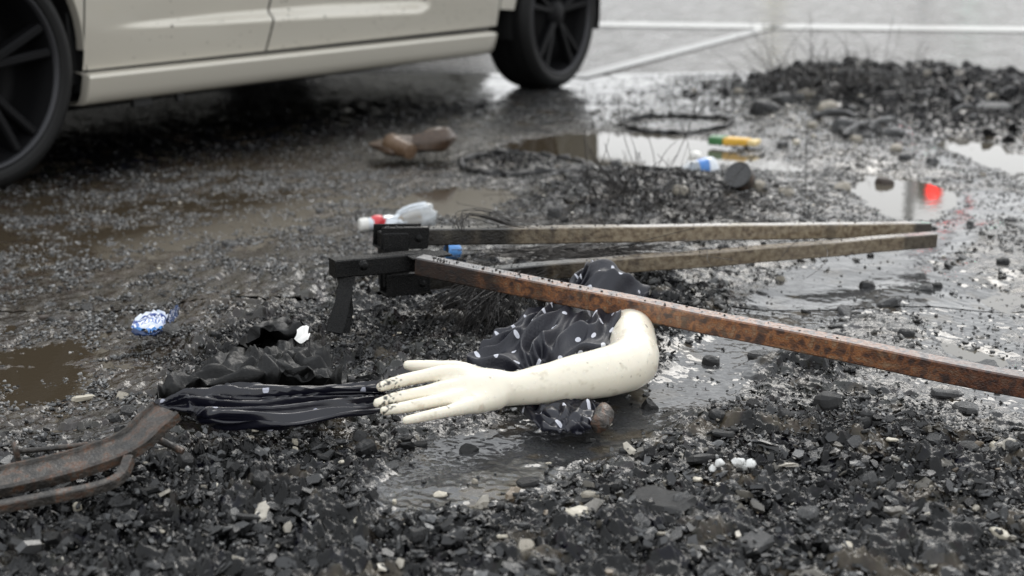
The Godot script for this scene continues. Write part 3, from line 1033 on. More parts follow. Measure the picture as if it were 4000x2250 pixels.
func car_wheel(parent: Node3D, at: Vector3, turn: float) -> void:
	var w := Node3D.new()
	w.name = "wheel"
	parent.add_child(w, true)
	w.position = at
	w.rotation.y = turn
	var x := Transform3D(Basis(Vector3.RIGHT, PI / 2), Vector3.ZERO)   # lathe axis: local z, outwards
	var t := Geo.new()
	t.lathe(x, [Vector2(0.262, -0.20), Vector2(0.300, -0.215), Vector2(0.322, -0.205), Vector2(0.331, -0.18), Vector2(0.3315, -0.172), Vector2(0.3265, -0.170), Vector2(0.3265, -0.160), Vector2(0.3315, -0.158), Vector2(0.332, -0.11), Vector2(0.327, -0.108), Vector2(0.327, -0.098), Vector2(0.332, -0.096), Vector2(0.3315, -0.05), Vector2(0.3265, -0.048), Vector2(0.3265, -0.038), Vector2(0.331, -0.036), Vector2(0.326, -0.018), Vector2(0.316, -0.004), Vector2(0.306, 0.004), Vector2(0.295, 0.008), Vector2(0.285, 0.0075), Vector2(0.2835, 0.0055), Vector2(0.281, 0.007), Vector2(0.273, 0.004), Vector2(0.266, -0.002), Vector2(0.262, -0.01)], 72)
	put(t, "tyre", M.tyre_rubber, w)
	var r := Geo.new()
	r.lathe(x, [Vector2(0.268, -0.004), Vector2(0.266, 0.003), Vector2(0.261, 0.004), Vector2(0.256, 0.0), Vector2(0.253, -0.008)], 72)
	put(r, "rim_lip", M.rim_lip, w)
	var d := Geo.new()
	d.lathe(x, [Vector2(0.253, -0.008), Vector2(0.246, -0.03), Vector2(0.235, -0.06), Vector2(0.225, -0.13), Vector2(0.18, -0.14), Vector2(0.05, -0.14), Vector2(0.0, -0.14)], 48)
	put(d, "rim", M.rim_black, w)
	for k in 5:
		var a := TAU * k / 5.0 + 0.3
		var sp := Geo.new()
		for e in [-0.13, 0.13]:
			var p0 := Vector3(cos(a + e * 0.3) * 0.045, sin(a + e * 0.3) * 0.045, -0.03)
			var p1 := Vector3(cos(a + e) * 0.15, sin(a + e) * 0.15, -0.022)
			var p2 := Vector3(cos(a + e * 1.15) * 0.247, sin(a + e * 1.15) * 0.247, -0.014)
			sp.sweep(curve([p0, p1, p2], 7), PackedVector2Array([Vector2(-0.013, -0.03), Vector2(0.013, -0.03), Vector2(0.013, 0.004), Vector2(0.007, 0.011), Vector2(-0.007, 0.011), Vector2(-0.013, 0.004)]), Vector3.BACK)
		put(sp, "spoke", M.rim_black, w)
	var hub := Geo.new()
	hub.lathe(x, [Vector2(0.0, -0.008), Vector2(0.028, -0.009), Vector2(0.034, -0.014), Vector2(0.06, -0.022), Vector2(0.066, -0.05)], 24)
	put(hub, "hub_cap", M.rim_black, w)

func make_car() -> void:
	var c := thing("parked_car", "champagne beige sedan on black alloy wheels parked at the wet debris", "car", Vector3(-1.423, 0, -3.808))
	c.rotation.y = 1.00347
	# doors
	put(skin_panel(func(_h): return 0.372, func(h): return gap_at(h), 0.306, 0.93, 90, 90), "rear_door", M.car_paint, c)
	put(skin_panel(func(h): return gap_at(h) + 0.009, func(_h): return 2.565, 0.306, 0.93, 130, 90), "front_door", M.car_paint, c)
	# sill
	var rows := []
	for q in [[-0.12, 0.208], [-0.05, 0.203], [-0.026, 0.207], [-0.012, 0.217], [-0.003, 0.233], [0.002, 0.247], [0.008, 0.268], [0.0125, 0.286], [0.0128, 0.2875], [0.0122, 0.2905], [0.009, 0.2945], [0.0075, 0.2955], [-0.018, 0.301], [-0.035, 0.302]]:
		var row := PackedVector3Array()
		for e in [[0.362, -0.03], [0.362, 0.0]]:
			row.append(Vector3(e[0], q[1], q[0] + e[1]))
		for i in 41:
			var s := lerpf(0.366, 2.515, i / 40.0)
			row.append(Vector3(s, q[1] - 0.012 * (s / 2.5), q[0]))
		row.append(Vector3(2.52, q[1] - 0.012, q[0] - 0.03))
		rows.append(row)
	var sill := Geo.new()
	sill.grid(rows, false, true)
	put(sill, "sill_panel", M.car_paint, c)
	# the dark closing line behind the door gaps
	var inner := Geo.new()
	inner.box(Transform3D(Basis(), Vector3(1.46, 0.6, -0.075)), Vector3(2.2, 0.68, 0.03), 0.004)
	put(inner, "door_shut_panel", M.black_plastic, c)
	# wings round the wheels
	put(arch_panel(0.0, 0.08, PI - 0.05, 0.372, func(d: Vector2):
		var k := minf(0.366 / maxf(absf(d.x), 0.01), 0.6 / maxf(d.y, 0.01)) if d.x > 0 else minf(0.95 / maxf(-d.x, 0.01), 0.6 / maxf(d.y, 0.01))
		return Vector2(0, 0.335) + d * maxf(k, 0.375)), "rear_wing", M.car_paint, c)
	put(arch_panel(3.06, 0.36, PI - 0.08, 0.372, func(d: Vector2):
		var k := minf(0.488 / maxf(-d.x, 0.01), 0.6 / maxf(d.y, 0.01)) if d.x < 0 else minf(0.85 / maxf(d.x, 0.01), 0.6 / maxf(d.y, 0.01))
		return Vector2(3.06, 0.335) + d * maxf(k, 0.375)), "front_wing", M.car_paint, c)
	# bumpers
	for e in [[-0.95, -0.37, "rear_bumper", -1.08], [3.44, 3.91, "front_bumper", 4.0]]:
		var g := Geo.new()
		var br := []
		var lowest := 0.2 if e[0] < 0 else 0.47
		for q in [0.0, 0.12, 0.28, 0.56, 0.84, 1.0]:
			var h := lerpf(lowest, 0.7, q)
			var row := PackedVector3Array()
			for i in 25:
				var t := i / 24.0
				var z := lerpf(0.0, -1.85, t)
				var bow := pow(absf(2 * t - 1), 4.0)
				row.append(Vector3(lerpf(e[3], e[0] if e[0] < 0 else e[1], bow), h, z))
			br.append(row)
		g.grid(br)
		for z in [0.0, -1.85]:
			g.face(Vector3(e[0], lowest + 0.02, z), Vector3(e[1], lowest + 0.02, z), Vector3(e[1], 0.7, z), Vector3(e[0], 0.7, z))
		put(g, e[2], M.car_paint, c)
	# far side
	var far := Geo.new()
	far.box(Transform3D(Basis(), Vector3(1.46, 0.57, -1.83)), Vector3(2.2, 0.74, 0.04), 0.01)
	put(far, "far_side_panel", M.car_paint, c)
	# bonnet, roof and boot
	var prof := [Vector2(-1.08, 0.68), Vector2(-1.06, 0.9), Vector2(-0.95, 0.985), Vector2(-0.55, 1.0), Vector2(-0.3, 1.02), Vector2(0.35, 1.37), Vector2(0.8, 1.45), Vector2(1.4, 1.46), Vector2(1.75, 1.42), Vector2(2.5, 1.05), Vector2(2.6, 0.99), Vector2(3.3, 0.92), Vector2(3.85, 0.8), Vector2(4.0, 0.68)]
	var sheet := func(a: int, b: int, called: String, m: Material, lift: float):
		var g := Geo.new()
		var rr := []
		for k in range(a, b + 1):
			var tuck: float = 0.2 * clampf((prof[k].y - 0.95) / 0.5, 0.0, 1.0)
			var row := PackedVector3Array()
			for q in [[0.0, -0.035], [0.02, -0.012], [0.06, 0.0], [0.3, 0.012], [0.5, 0.016], [0.7, 0.012], [0.94, 0.0], [0.98, -0.012], [1.0, -0.035]]:
				row.append(Vector3(prof[k].x, prof[k].y + q[1] + lift, lerpf(0.01 - tuck, -1.86 + tuck, q[0])))
			rr.append(row)
		g.grid(rr)
		put(g, called, m, c)
	sheet.call(0, 4, "boot_lid", M.car_paint, 0.0)
	sheet.call(4, 5, "rear_window", M.car_glass, 0.0)
	sheet.call(5, 8, "roof", M.car_paint, 0.0)
	sheet.call(8, 9, "windscreen", M.car_glass, 0.0)
	sheet.call(9, 13, "bonnet", M.car_paint, 0.0)
	for z in [0.0, 1.0]:
		var g := Geo.new()
		var rr := []
		for k in range(4, 10):
			var tuck: float = 0.2 * clampf((prof[k].y - 0.95) / 0.5, 0.0, 1.0)
			rr.append(PackedVector3Array([Vector3(prof[k].x, 0.93, lerpf(0.0, -1.85, z)), Vector3(prof[k].x, prof[k].y - 0.035, lerpf(0.01 - tuck, -1.86 + tuck, z))]))
		g.grid(rr)
		put(g, "side_window", M.car_glass, c)
	var cab := Geo.new()
	cab.box(Transform3D(Basis(), Vector3(1.1, 0.72, -0.925)), Vector3(2.9, 0.4, 1.6), 0.05)
	put(cab, "cabin_floor", M.cabin_dark, c)
	# floor pan, wheel wells, a jacking point
	var pan := Geo.new()
	pan.box(Transform3D(Basis(), Vector3(1.45, 0.245, -0.92)), Vector3(2.2, 0.09, 1.6), 0.02)
	pan.box(Transform3D(Basis(), Vector3(-0.68, 0.33, -0.92)), Vector3(0.6, 0.2, 1.6), 0.02)
	pan.box(Transform3D(Basis(), Vector3(3.7, 0.58, -0.92)), Vector3(0.35, 0.16, 1.6), 0.02)
	pan.box(Transform3D(Basis(), Vector3(1.45, 0.185, -0.95)), Vector3(2.1, 0.09, 1.2), 0.02)
	pan.box(Transform3D(Basis(), Vector3(0.0, 0.24, -0.92)), Vector3(0.2, 0.16, 1.4), 0.03)
	for s in [0.62, 0.78]:
		pan.box(Transform3D(Basis(), Vector3(s, 0.188, -0.06)), Vector3(0.075 if s < 0.7 else 0.03, 0.03, 0.02), 0.003)
	put(pan, "underbody", M.black_plastic, c)
	for s in [0.0, 3.06]:
		for z in [0.0, -1.85]:
			var well := Geo.new()
			var rr := []
			for zz in [-0.02, -0.3, -0.32]:
				var row := PackedVector3Array()
				for i in 25:
					var a := lerpf(-0.25, PI + 0.25, i / 24.0)
					row.append(Vector3(s + cos(a) * 0.385 * (1.0 if zz > -0.31 else 0.05), 0.335 + sin(a) * 0.385 * (1.0 if zz > -0.31 else 0.05), zz if z == 0.0 else -1.85 - zz))
				rr.append(row)
			well.grid(rr)
			put(well, "wheel_well", M.black_plastic, c)
	car_wheel(c, Vector3(0, 0.331, 0.0), 0.0)
	car_wheel(c, Vector3(3.06, 0.331, 0.0), 0.03)
	car_wheel(c, Vector3(0, 0.331, -1.85), PI)
	car_wheel(c, Vector3(3.06, 0.331, -1.85), PI)
	# dried mud specks on the door
	var specks := Geo.new()
	var r := RandomNumberGenerator.new()
	r.seed = 5
	for k in 260:
		var s := lerpf(0.4, 2.54, sqrt(r.randf()) if k > 30 else r.randf())
		var h := r.randf_range(0.31, 0.55)
		if absf(s - gap_at(h)) < 0.02: continue
		var q := r.randf_range(0.0012, 0.0028) * (2.0 if k % 13 == 0 else 1.0)
		var ring := PackedVector3Array()
		for i in 7:
			var a := TAU * i / 7.0
			var ss := s + cos(a) * q * r.randf_range(0.7, 1.2)
			var hh := h + sin(a) * q * r.randf_range(0.7, 1.2)
			ring.append(Vector3(ss, hh, car_skin(ss, hh) + 0.0006))
		specks.disc(ring, true)
	kind(put(specks, "mud_specks", M.mud_speck, c), "stuff")

# ---------------------------------------------------------------- steel frame
func square(h: float, bev: float) -> PackedVector2Array:
	return PackedVector2Array([Vector2(-h + bev, -h), Vector2(h - bev, -h), Vector2(h, -h + bev), Vector2(h, h - bev), Vector2(h - bev, h), Vector2(-h + bev, h), Vector2(-h, h - bev), Vector2(-h, -h + bev)])

func bar(a: Vector3, b: Vector3, h: float, soot: Callable, n := 90) -> Geo:
	var g := Geo.new()
	g.use_col = true
	var wob := noise(int(a.x * 900.0) + 7000, 0.09, 3)
	var path := PackedVector3Array()
	var tint := PackedColorArray()
	for k in n:
		var t := k / (n - 1.0)
		path.append(a.lerp(b, t) + Vector3(0, wob.get_noise_1d(t * 40.0), wob.get_noise_1d(t * 40.0 + 300.0)) * 0.0016)
		tint.append(soot.call(t))
	g.sweep(path, square(h, h * 0.14), Vector3.UP, tint)
	return g

func bolt(at: Vector3, towards: Vector3, r: float, parent: Node) -> void:
	var g := Geo.new()
	var y := towards.normalized()
	var x := y.cross(Vector3.UP).normalized()
	var t := Transform3D(Basis(x, y, x.cross(y)), at)
	g.lathe(t, [Vector2(r * 1.7, -0.002), Vector2(r * 1.7, 0.001), Vector2(r * 1.15, 0.001), Vector2(r * 1.1, r * 0.9), Vector2(r * 0.9, r * 1.1), Vector2(0.0, r * 1.1)], 6)
	put(g, "bolt", M.soot_steel, parent)

func make_frame() -> void:
	var root := thing("steel_tube_frame", "collapsed frame of square steel tubes, two pale and one rusty, on charred bracket", "metal frame")
	var sn := noise(51, 9.0, 3)
	var ta := Vector3(-0.226, 0.178, -2.473)
	var tb := Vector3(0.912, 0.068, -3.054)
	put(bar(ta, tb, 0.0152, func(t):
		var q: float = clampf((t - 0.13) * 4.5 + sn.get_noise_1d(t * 3.0) * 0.7, 0.06, 1.0) * (1.0 if t < 0.965 else 0.16) * (0.62 if absf(t - 0.78) < 0.012 else 1.0)
		return Color(q, q * 0.985, q * 0.96)), "upper_tube", M.old_paint, root)
	var la := Vector3(-0.214, 0.100, -2.443)
	var lb := Vector3(0.896, 0.066, -2.950)
	put(bar(la, lb, 0.0148, func(t):
		var q: float = clampf((t - 0.22) * 5.0 + sn.get_noise_1d(t * 3.0 + 40) * 0.6, 0.05, 0.85) * (1.0 if t < 0.93 else 0.4)
		return Color(q, q * 0.97, q * 0.93)), "lower_tube", M.old_paint, root)
	var ra := Vector3(-0.160, 0.147, -2.388)
	var rb := Vector3(0.734, 0.079, -1.931)
	rb = rb + (rb - ra) * 0.42
	put(bar(ra, rb, 0.0158, func(t):
		var q: float = clampf((t - 0.08) * 8.0 + sn.get_noise_1d(t * 4.0 + 80) * 0.8, 0.1, 1.0)
		var dark: float = smoothstep(0.5, 0.68, t + sn.get_noise_1d(t * 6.0) * 0.06)
		return Color(q, q, q).lerp(Color(0.42, 0.36, 0.4) * q, dark)), "rusty_tube", M.rust, root)
	var sa := Vector3(-0.306, 0.152, -2.342)
	var sb := Vector3(-0.140, 0.146, -2.434)
	put(bar(sa, sb, 0.0155, func(_t): return Color.WHITE, 12), "short_tube", M.soot_steel, root)
	# ash crumbs lying on the tubes
	var crumb := lump(9, 0.7, 0.4)
	var xs := []
	for k in 420:
		var t := pow(rng.randf(), 2.0)
		var on := k % 3
		var p: Vector3 = [ta.lerp(tb, t * 0.9), la.lerp(lb, 0.1 + t * 0.9), ra.lerp(rb, 0.02 + t * 0.5)][on]
		p += Vector3(0, [0.0152, 0.0148, 0.0158][on] + 0.0006, 0) + Vector3(0, 0, rng.randf_range(-0.012, 0.012))
		var s := 0.0015 + 0.004 * pow(rng.randf(), 2.5)
		xs.append(Transform3D(Basis.from_euler(Vector3(rng.randf(), rng.randf() * TAU, 0)).scaled_local(Vector3.ONE * s), p))
	var mm := MultiMesh.new()
	mm.transform_format = MultiMesh.TRANSFORM_3D
	mm.mesh = crumb
	mm.instance_count = xs.size()
	for k in xs.size():
		mm.set_instance_transform(k, xs[k])
	var crumbs := MultiMeshInstance3D.new()
	crumbs.name = "ash_crumbs"
	crumbs.multimesh = mm
	crumbs.material_override = M.charcoal
	root.add_child(crumbs)
	kind(crumbs, "stuff")
	# channel sleeves round the ends of the pale tubes
	for e in [[ta, tb, 0.092], [la, lb, 0.082]]:
		var d: Vector3 = (e[1] - e[0]).normalized()
		var side := d.cross(Vector3.UP).normalized()
		var up := side.cross(d)
		var g := Geo.new()
		var mid: Vector3 = e[0] + d * (float(e[2]) * 0.5 - 0.016)
		for s in [-1.0, 1.0]:
			g.box(Transform3D(Basis(d, up, side), mid + side * s * 0.0188), Vector3(e[2], 0.039, 0.0034), 0.001)
		g.box(Transform3D(Basis(d, up, side), mid - up * 0.0185), Vector3(e[2], 0.0034, 0.034), 0.001)
		put(g, "channel_sleeve", M.soot_steel, root)
		bolt(mid + side * 0.0212 + d * 0.026, side, 0.0042, root)
	# upright between the sleeves, and the plate above the rusty tube
	var dd: Vector3 = (tb - ta).normalized()
	var sd := dd.cross(Vector3.UP).normalized()
	var g2 := Geo.new()
	g2.box(Transform3D(Basis(dd, Vector3.UP, sd), (ta + la) * 0.5 + dd * 0.012 - sd * 0.006), Vector3(0.05, 0.1, 0.03), 0.002)
	put(g2, "upright_plate", M.soot_steel, root)
	var g3 := Geo.new()
	var rd := (rb - ra).normalized()
	g3.box(Transform3D(Basis(sd.cross(Vector3.UP) * -1.0, Vector3.UP, sd), Vector3(-0.146, 0.160, -2.406)), Vector3(0.075, 0.003, 0.04), 0.001)
	put(g3, "cover_plate", M.soot_steel, root)
	var g4 := Geo.new()
	g4.sweep(curve([Vector3(-0.281, 0.143, -2.345), Vector3(-0.284, 0.120, -2.339), Vector3(-0.291, 0.089, -2.321), Vector3(-0.299, 0.051, -2.296)], 8), PackedVector2Array([Vector2(-0.0135, -0.002), Vector2(0.0135, -0.002), Vector2(0.0135, 0.002), Vector2(-0.0135, 0.002)]), Vector3(0.25, 0.1, 1).normalized())
	g4.sweep(curve([Vector3(-0.287, 0.116, -2.354), Vector3(-0.285, 0.086, -2.346), Vector3(-0.286, 0.042, -2.324)], 6), PackedVector2Array([Vector2(-0.011, -0.002), Vector2(0.011, -0.002), Vector2(0.011, 0.002), Vector2(-0.011, 0.002)]), Vector3(-0.3, 0.1, 1).normalized())
	crumple(g4, 140, 40.0, 0.006)
	put(g4, "prop_leg", M.soot_steel, root)
	bolt(Vector3(-0.250, 0.161, -2.324), sd, 0.0055, root)
	bolt(Vector3(-0.134, 0.165, -2.402), Vector3.UP, 0.004, root)
	var g5 := Geo.new()
	g5.tube(PackedVector3Array([Vector3(0.146, 0.129, -2.269), Vector3(0.144, 0.092, -2.250)]), 0.0055, 0.0065, 8)
	put(g5, "hanging_pin", M.rust, root)

# ---------------------------------------------------------------- wires
func strand(g: Geo, p: Vector3, dir: Vector3, length: float, bend: float, sag: float, r: float, n := 9, c := Color.WHITE) -> void:
	var path := PackedVector3Array([p])
	var d := dir.normalized()
	var turn := Vector3(rng.randf_range(-1, 1), rng.randf_range(-1, 1), rng.randf_range(-1, 1)).normalized()
	for k in n - 1:
		d = (d + turn.cross(d) * bend / n + Vector3.DOWN * sag / n).normalized()
		var q := path[k] + d * length / (n - 1)
		q.y = maxf(q.y, height(q.x, q.z) + r)
		path.append(q)
	g.tube(path, r, r * 0.8, 4, false, c)

func make_wires() -> void:
	var g := Geo.new()
	var mid := Vector3(0.335, 0.030, -3.363)
	for k in 240:
		var q := Vector3(mid.x + rng.randfn(0, 0.14), 0, mid.z + rng.randfn(0, 0.1))
		q.y = height(q.x, q.z)
		var out := Vector3(q.x - mid.x + rng.randfn(0, 0.07), rng.randf_range(0.02, 0.13) if k % 3 == 0 else 0.012, q.z - mid.z + rng.randfn(0, 0.07))
		strand(g, q, out, rng.randf_range(0.06, 0.26), rng.randf_range(0, 3.4), rng.randf_range(0.0, 0.9), 0.0008, 12)
	for k in 30:   # springing up against the puddle
		var q := mid + Vector3(rng.randfn(0, 0.12), 0, rng.randfn(0, 0.05) - 0.03)
		q.y = height(q.x, q.z)
		strand(g, q, Vector3(rng.randfn(0, 0.55), 0.8, rng.randfn(0, 0.3)), rng.randf_range(0.08, 0.24), rng.randf_range(0, 2.2), 0.4, 0.0009, 12)
	for k in 46:   # the dense bristle at the left
		var q := Vector3(0.297, 0.030, -3.558) + Vector3(rng.randfn(0, 0.02), 0, rng.randfn(0, 0.02))
		q.y = height(q.x, q.z)
		strand(g, q, Vector3(-0.5 + rng.randfn(0, 0.35), 0.55, rng.randfn(0, 0.3)), rng.randf_range(0.05, 0.17), rng.randf_range(0, 1.0), 0.15, 0.0009)
	for e in [[Vector3(0.376, 0.030, -3.664), Vector3(0.55, 0.9, 0.0), 0.3], [Vector3(0.356, 0.030, -3.737), Vector3(-0.5, 0.8, 0.1), 0.26], [Vector3(0.423, 0.030, -3.273), Vector3(0.75, 0.75, -0.2), 0.32], [Vector3(0.302, 0.030, -3.273), Vector3(0.85, 0.5, -0.1), 0.24], [Vector3(0.391, 0.030, -3.814), Vector3(0.02, 1.0, 0.0), 0.17]]:
		strand(g, e[0], e[1], e[2], 0.8, 0.5, 0.0011, 14)
	kind(put(g, "wires", M.wire, thing("wire_tangle", "tangle of thin burnt steel wires sprouting from ash behind the pale tubes", "wire")), "stuff")
	# bristles under and between the tubes
	var g2 := Geo.new()
	for k in 170:
		var q := Vector3(-0.005, 0.107, -2.455) + Vector3(rng.randfn(0, 0.035), rng.randf_range(-0.012, 0.012), rng.randfn(0, 0.02))
		var to := Vector3(-0.099, 0.030, -2.383) + Vector3(rng.randfn(0, 0.08), 0, rng.randfn(0, 0.07))
		strand(g2, q, to - q + Vector3(0, rng.randf_range(0.0, 0.06), 0), rng.randf_range(0.08, 0.2), rng.randf_range(0, 0.9), 0.5, 0.0006)
	for k in 150:
		var q2 := Vector3(0.050, 0.096, -2.689) + Vector3(rng.randfn(0, 0.09), rng.randfn(0, 0.008), rng.randfn(0, 0.02))
		strand(g2, q2, Vector3(1, 0.02 + rng.randfn(0, 0.12), -0.2), rng.randf_range(0.08, 0.25), rng.randf_range(0, 0.5), 0.2, 0.0007)
	for k in 26:
		var q3 := Vector3(0.047, 0.094, -2.276) + Vector3(rng.randfn(0, 0.006), 0.02, rng.randfn(0, 0.004))
		strand(g2, q3, Vector3(0.22, -1, 0.1), 0.06, 0.6, 0.0, 0.0006)
	kind(put(g2, "wires", M.wire, thing("wire_brush", "brush of black steel wires hanging below the steel tubes", "wire")), "stuff")
	# the loop standing above the pale tube, one loose hoop in front
	var g3 := Geo.new()
	for k in 16:
		var e := Vector3(rng.randfn(0, 0.004), rng.randfn(0, 0.004), rng.randfn(0, 0.01))
		g3.tube(curve([Vector3(-0.093, 0.183, -2.526) + e, Vector3(-0.098, 0.197, -2.550) + e * 1.6, Vector3(-0.080, 0.202, -2.572) + e, Vector3(-0.048, 0.194, -2.591) + e * 1.3, Vector3(-0.010, 0.176, -2.607) + e, Vector3(0.029, 0.167, -2.625) + e * 2.0], 20), 0.0006, 0.0006, 4, false)
	g3.tube(curve([Vector3(-0.073, 0.193, -2.652), Vector3(-0.034, 0.187, -2.651), Vector3(0.005, 0.177, -2.648), Vector3(0.049, 0.166, -2.645)], 12), 0.0006, 0.0006, 4, false)
	kind(put(g3, "wires", M.wire, thing("wire_loop", "looped bundle of fine wire above left end of pale tube", "wire")), "stuff")
	var g4 := Geo.new()
	g4.tube(curve([Vector3(0.387, 0.112, -2.714), Vector3(0.379, 0.099, -2.680), Vector3(0.379, 0.087, -2.646), Vector3(0.405, 0.077, -2.623), Vector3(0.488, 0.076, -2.622)], 20), 0.0006, 0.0006, 4, false)
	g4.tube(curve([Vector3(0.526, 0.073, -2.725), Vector3(0.566, 0.106, -2.754), Vector3(0.607, 0.108, -2.734), Vector3(0.619, 0.095, -2.710), Vector3(0.595, 0.082, -2.644), Vector3(0.557, 0.070, -2.600)], 26), 0.0006, 0.0006, 4, false)
	kind(put(g4, "wires", M.wire, thing("loose_wire", "thin loose wires curling over the lower pale tube", "wire")), "stuff")
	# far tangle
	var g5 := Geo.new()
	for k in 130:
		var q4 := Vector3(1.311, 0.100, -5.648) + Vector3(rng.randfn(0, 0.13), 0, rng.randfn(0, 0.1))
		q4.y = height(q4.x, q4.z)
		strand(g5, q4, Vector3(rng.randfn(0, 0.6), 0.6, rng.randfn(0, 0.4)), rng.randf_range(0.1, 0.34), rng.randf_range(0, 4.5), rng.randf_range(0, 1.2), 0.0013, 14)
	for k in 26:
		var q5 := Vector3(1.134, 0.100, -5.838) + Vector3(rng.randfn(0, 0.05), 0, rng.randfn(0, 0.05))
		q5.y = height(q5.x, q5.z)
		strand(g5, q5, Vector3(-0.35 + rng.randfn(0, 0.3), 1, 0), rng.randf_range(0.1, 0.32), rng.randf_range(0, 1.5), 0.2, 0.0011)
	kind(put(g5, "wires", M.wire, thing("far_wire_tangle", "bushy tangle of burnt wire on top of the ash heap", "wire")), "stuff")

# ---------------------------------------------------------------- cloth
func folds(seed_: int, fu: float, fv: float, amp: float, warp := 1.0, slant := 0.6) -> Callable:
	# long soft folds that run slantwise, pinched here and there
	var n := noise(seed_, 1.0, 1)
	var n2 := noise(seed_ + 1, 1.0, 1)
	return func(u: float, v: float, _p: Vector3) -> float:
		var w := n.get_noise_2d(u * 1.6, v * 1.6) * warp
		var a := n2.get_noise_2d((u * fu + v * slant * fu) * 0.55 + w, (v - u * slant) * fv * 0.3 + w)
		var ridge := 1.0 - sqrt(a * a * 3.6 + 0.02) * 1.6
		var b := n.get_noise_2d((u + v * slant) * fu * 1.3 + 30.0, (v - u * slant) * fv * 0.5 + w)
		return amp * (ridge * 0.8 + b * 0.55)

func creases(seed_: int, waves: Array, amp: float) -> Callable:
	# flat facets between sharp ridges, as in crumpled plastic
	var r := RandomNumberGenerator.new()
	r.seed = seed_
	var ks := []
	for w in waves:
		var t := r.randf() * PI
		ks.append([Vector2(cos(t), sin(t)) / float(w), r.randf() * 7.0, float(w)])
	var n := noise(seed_, 7.0, 2)
	return func(_u: float, _v: float, p: Vector3) -> float:
		var q := Vector2(p.x, p.z * 1.3 + p.y) + Vector2(n.get_noise_2d(p.x, p.z), n.get_noise_2d(p.z, p.x)) * 0.03
		var s := 0.0
		for k in ks:
			s += (absf(fposmod(q.dot(k[0]) + k[1], 1.0) - 0.5) * 4.0 - 1.0) * k[2]
		return s * amp

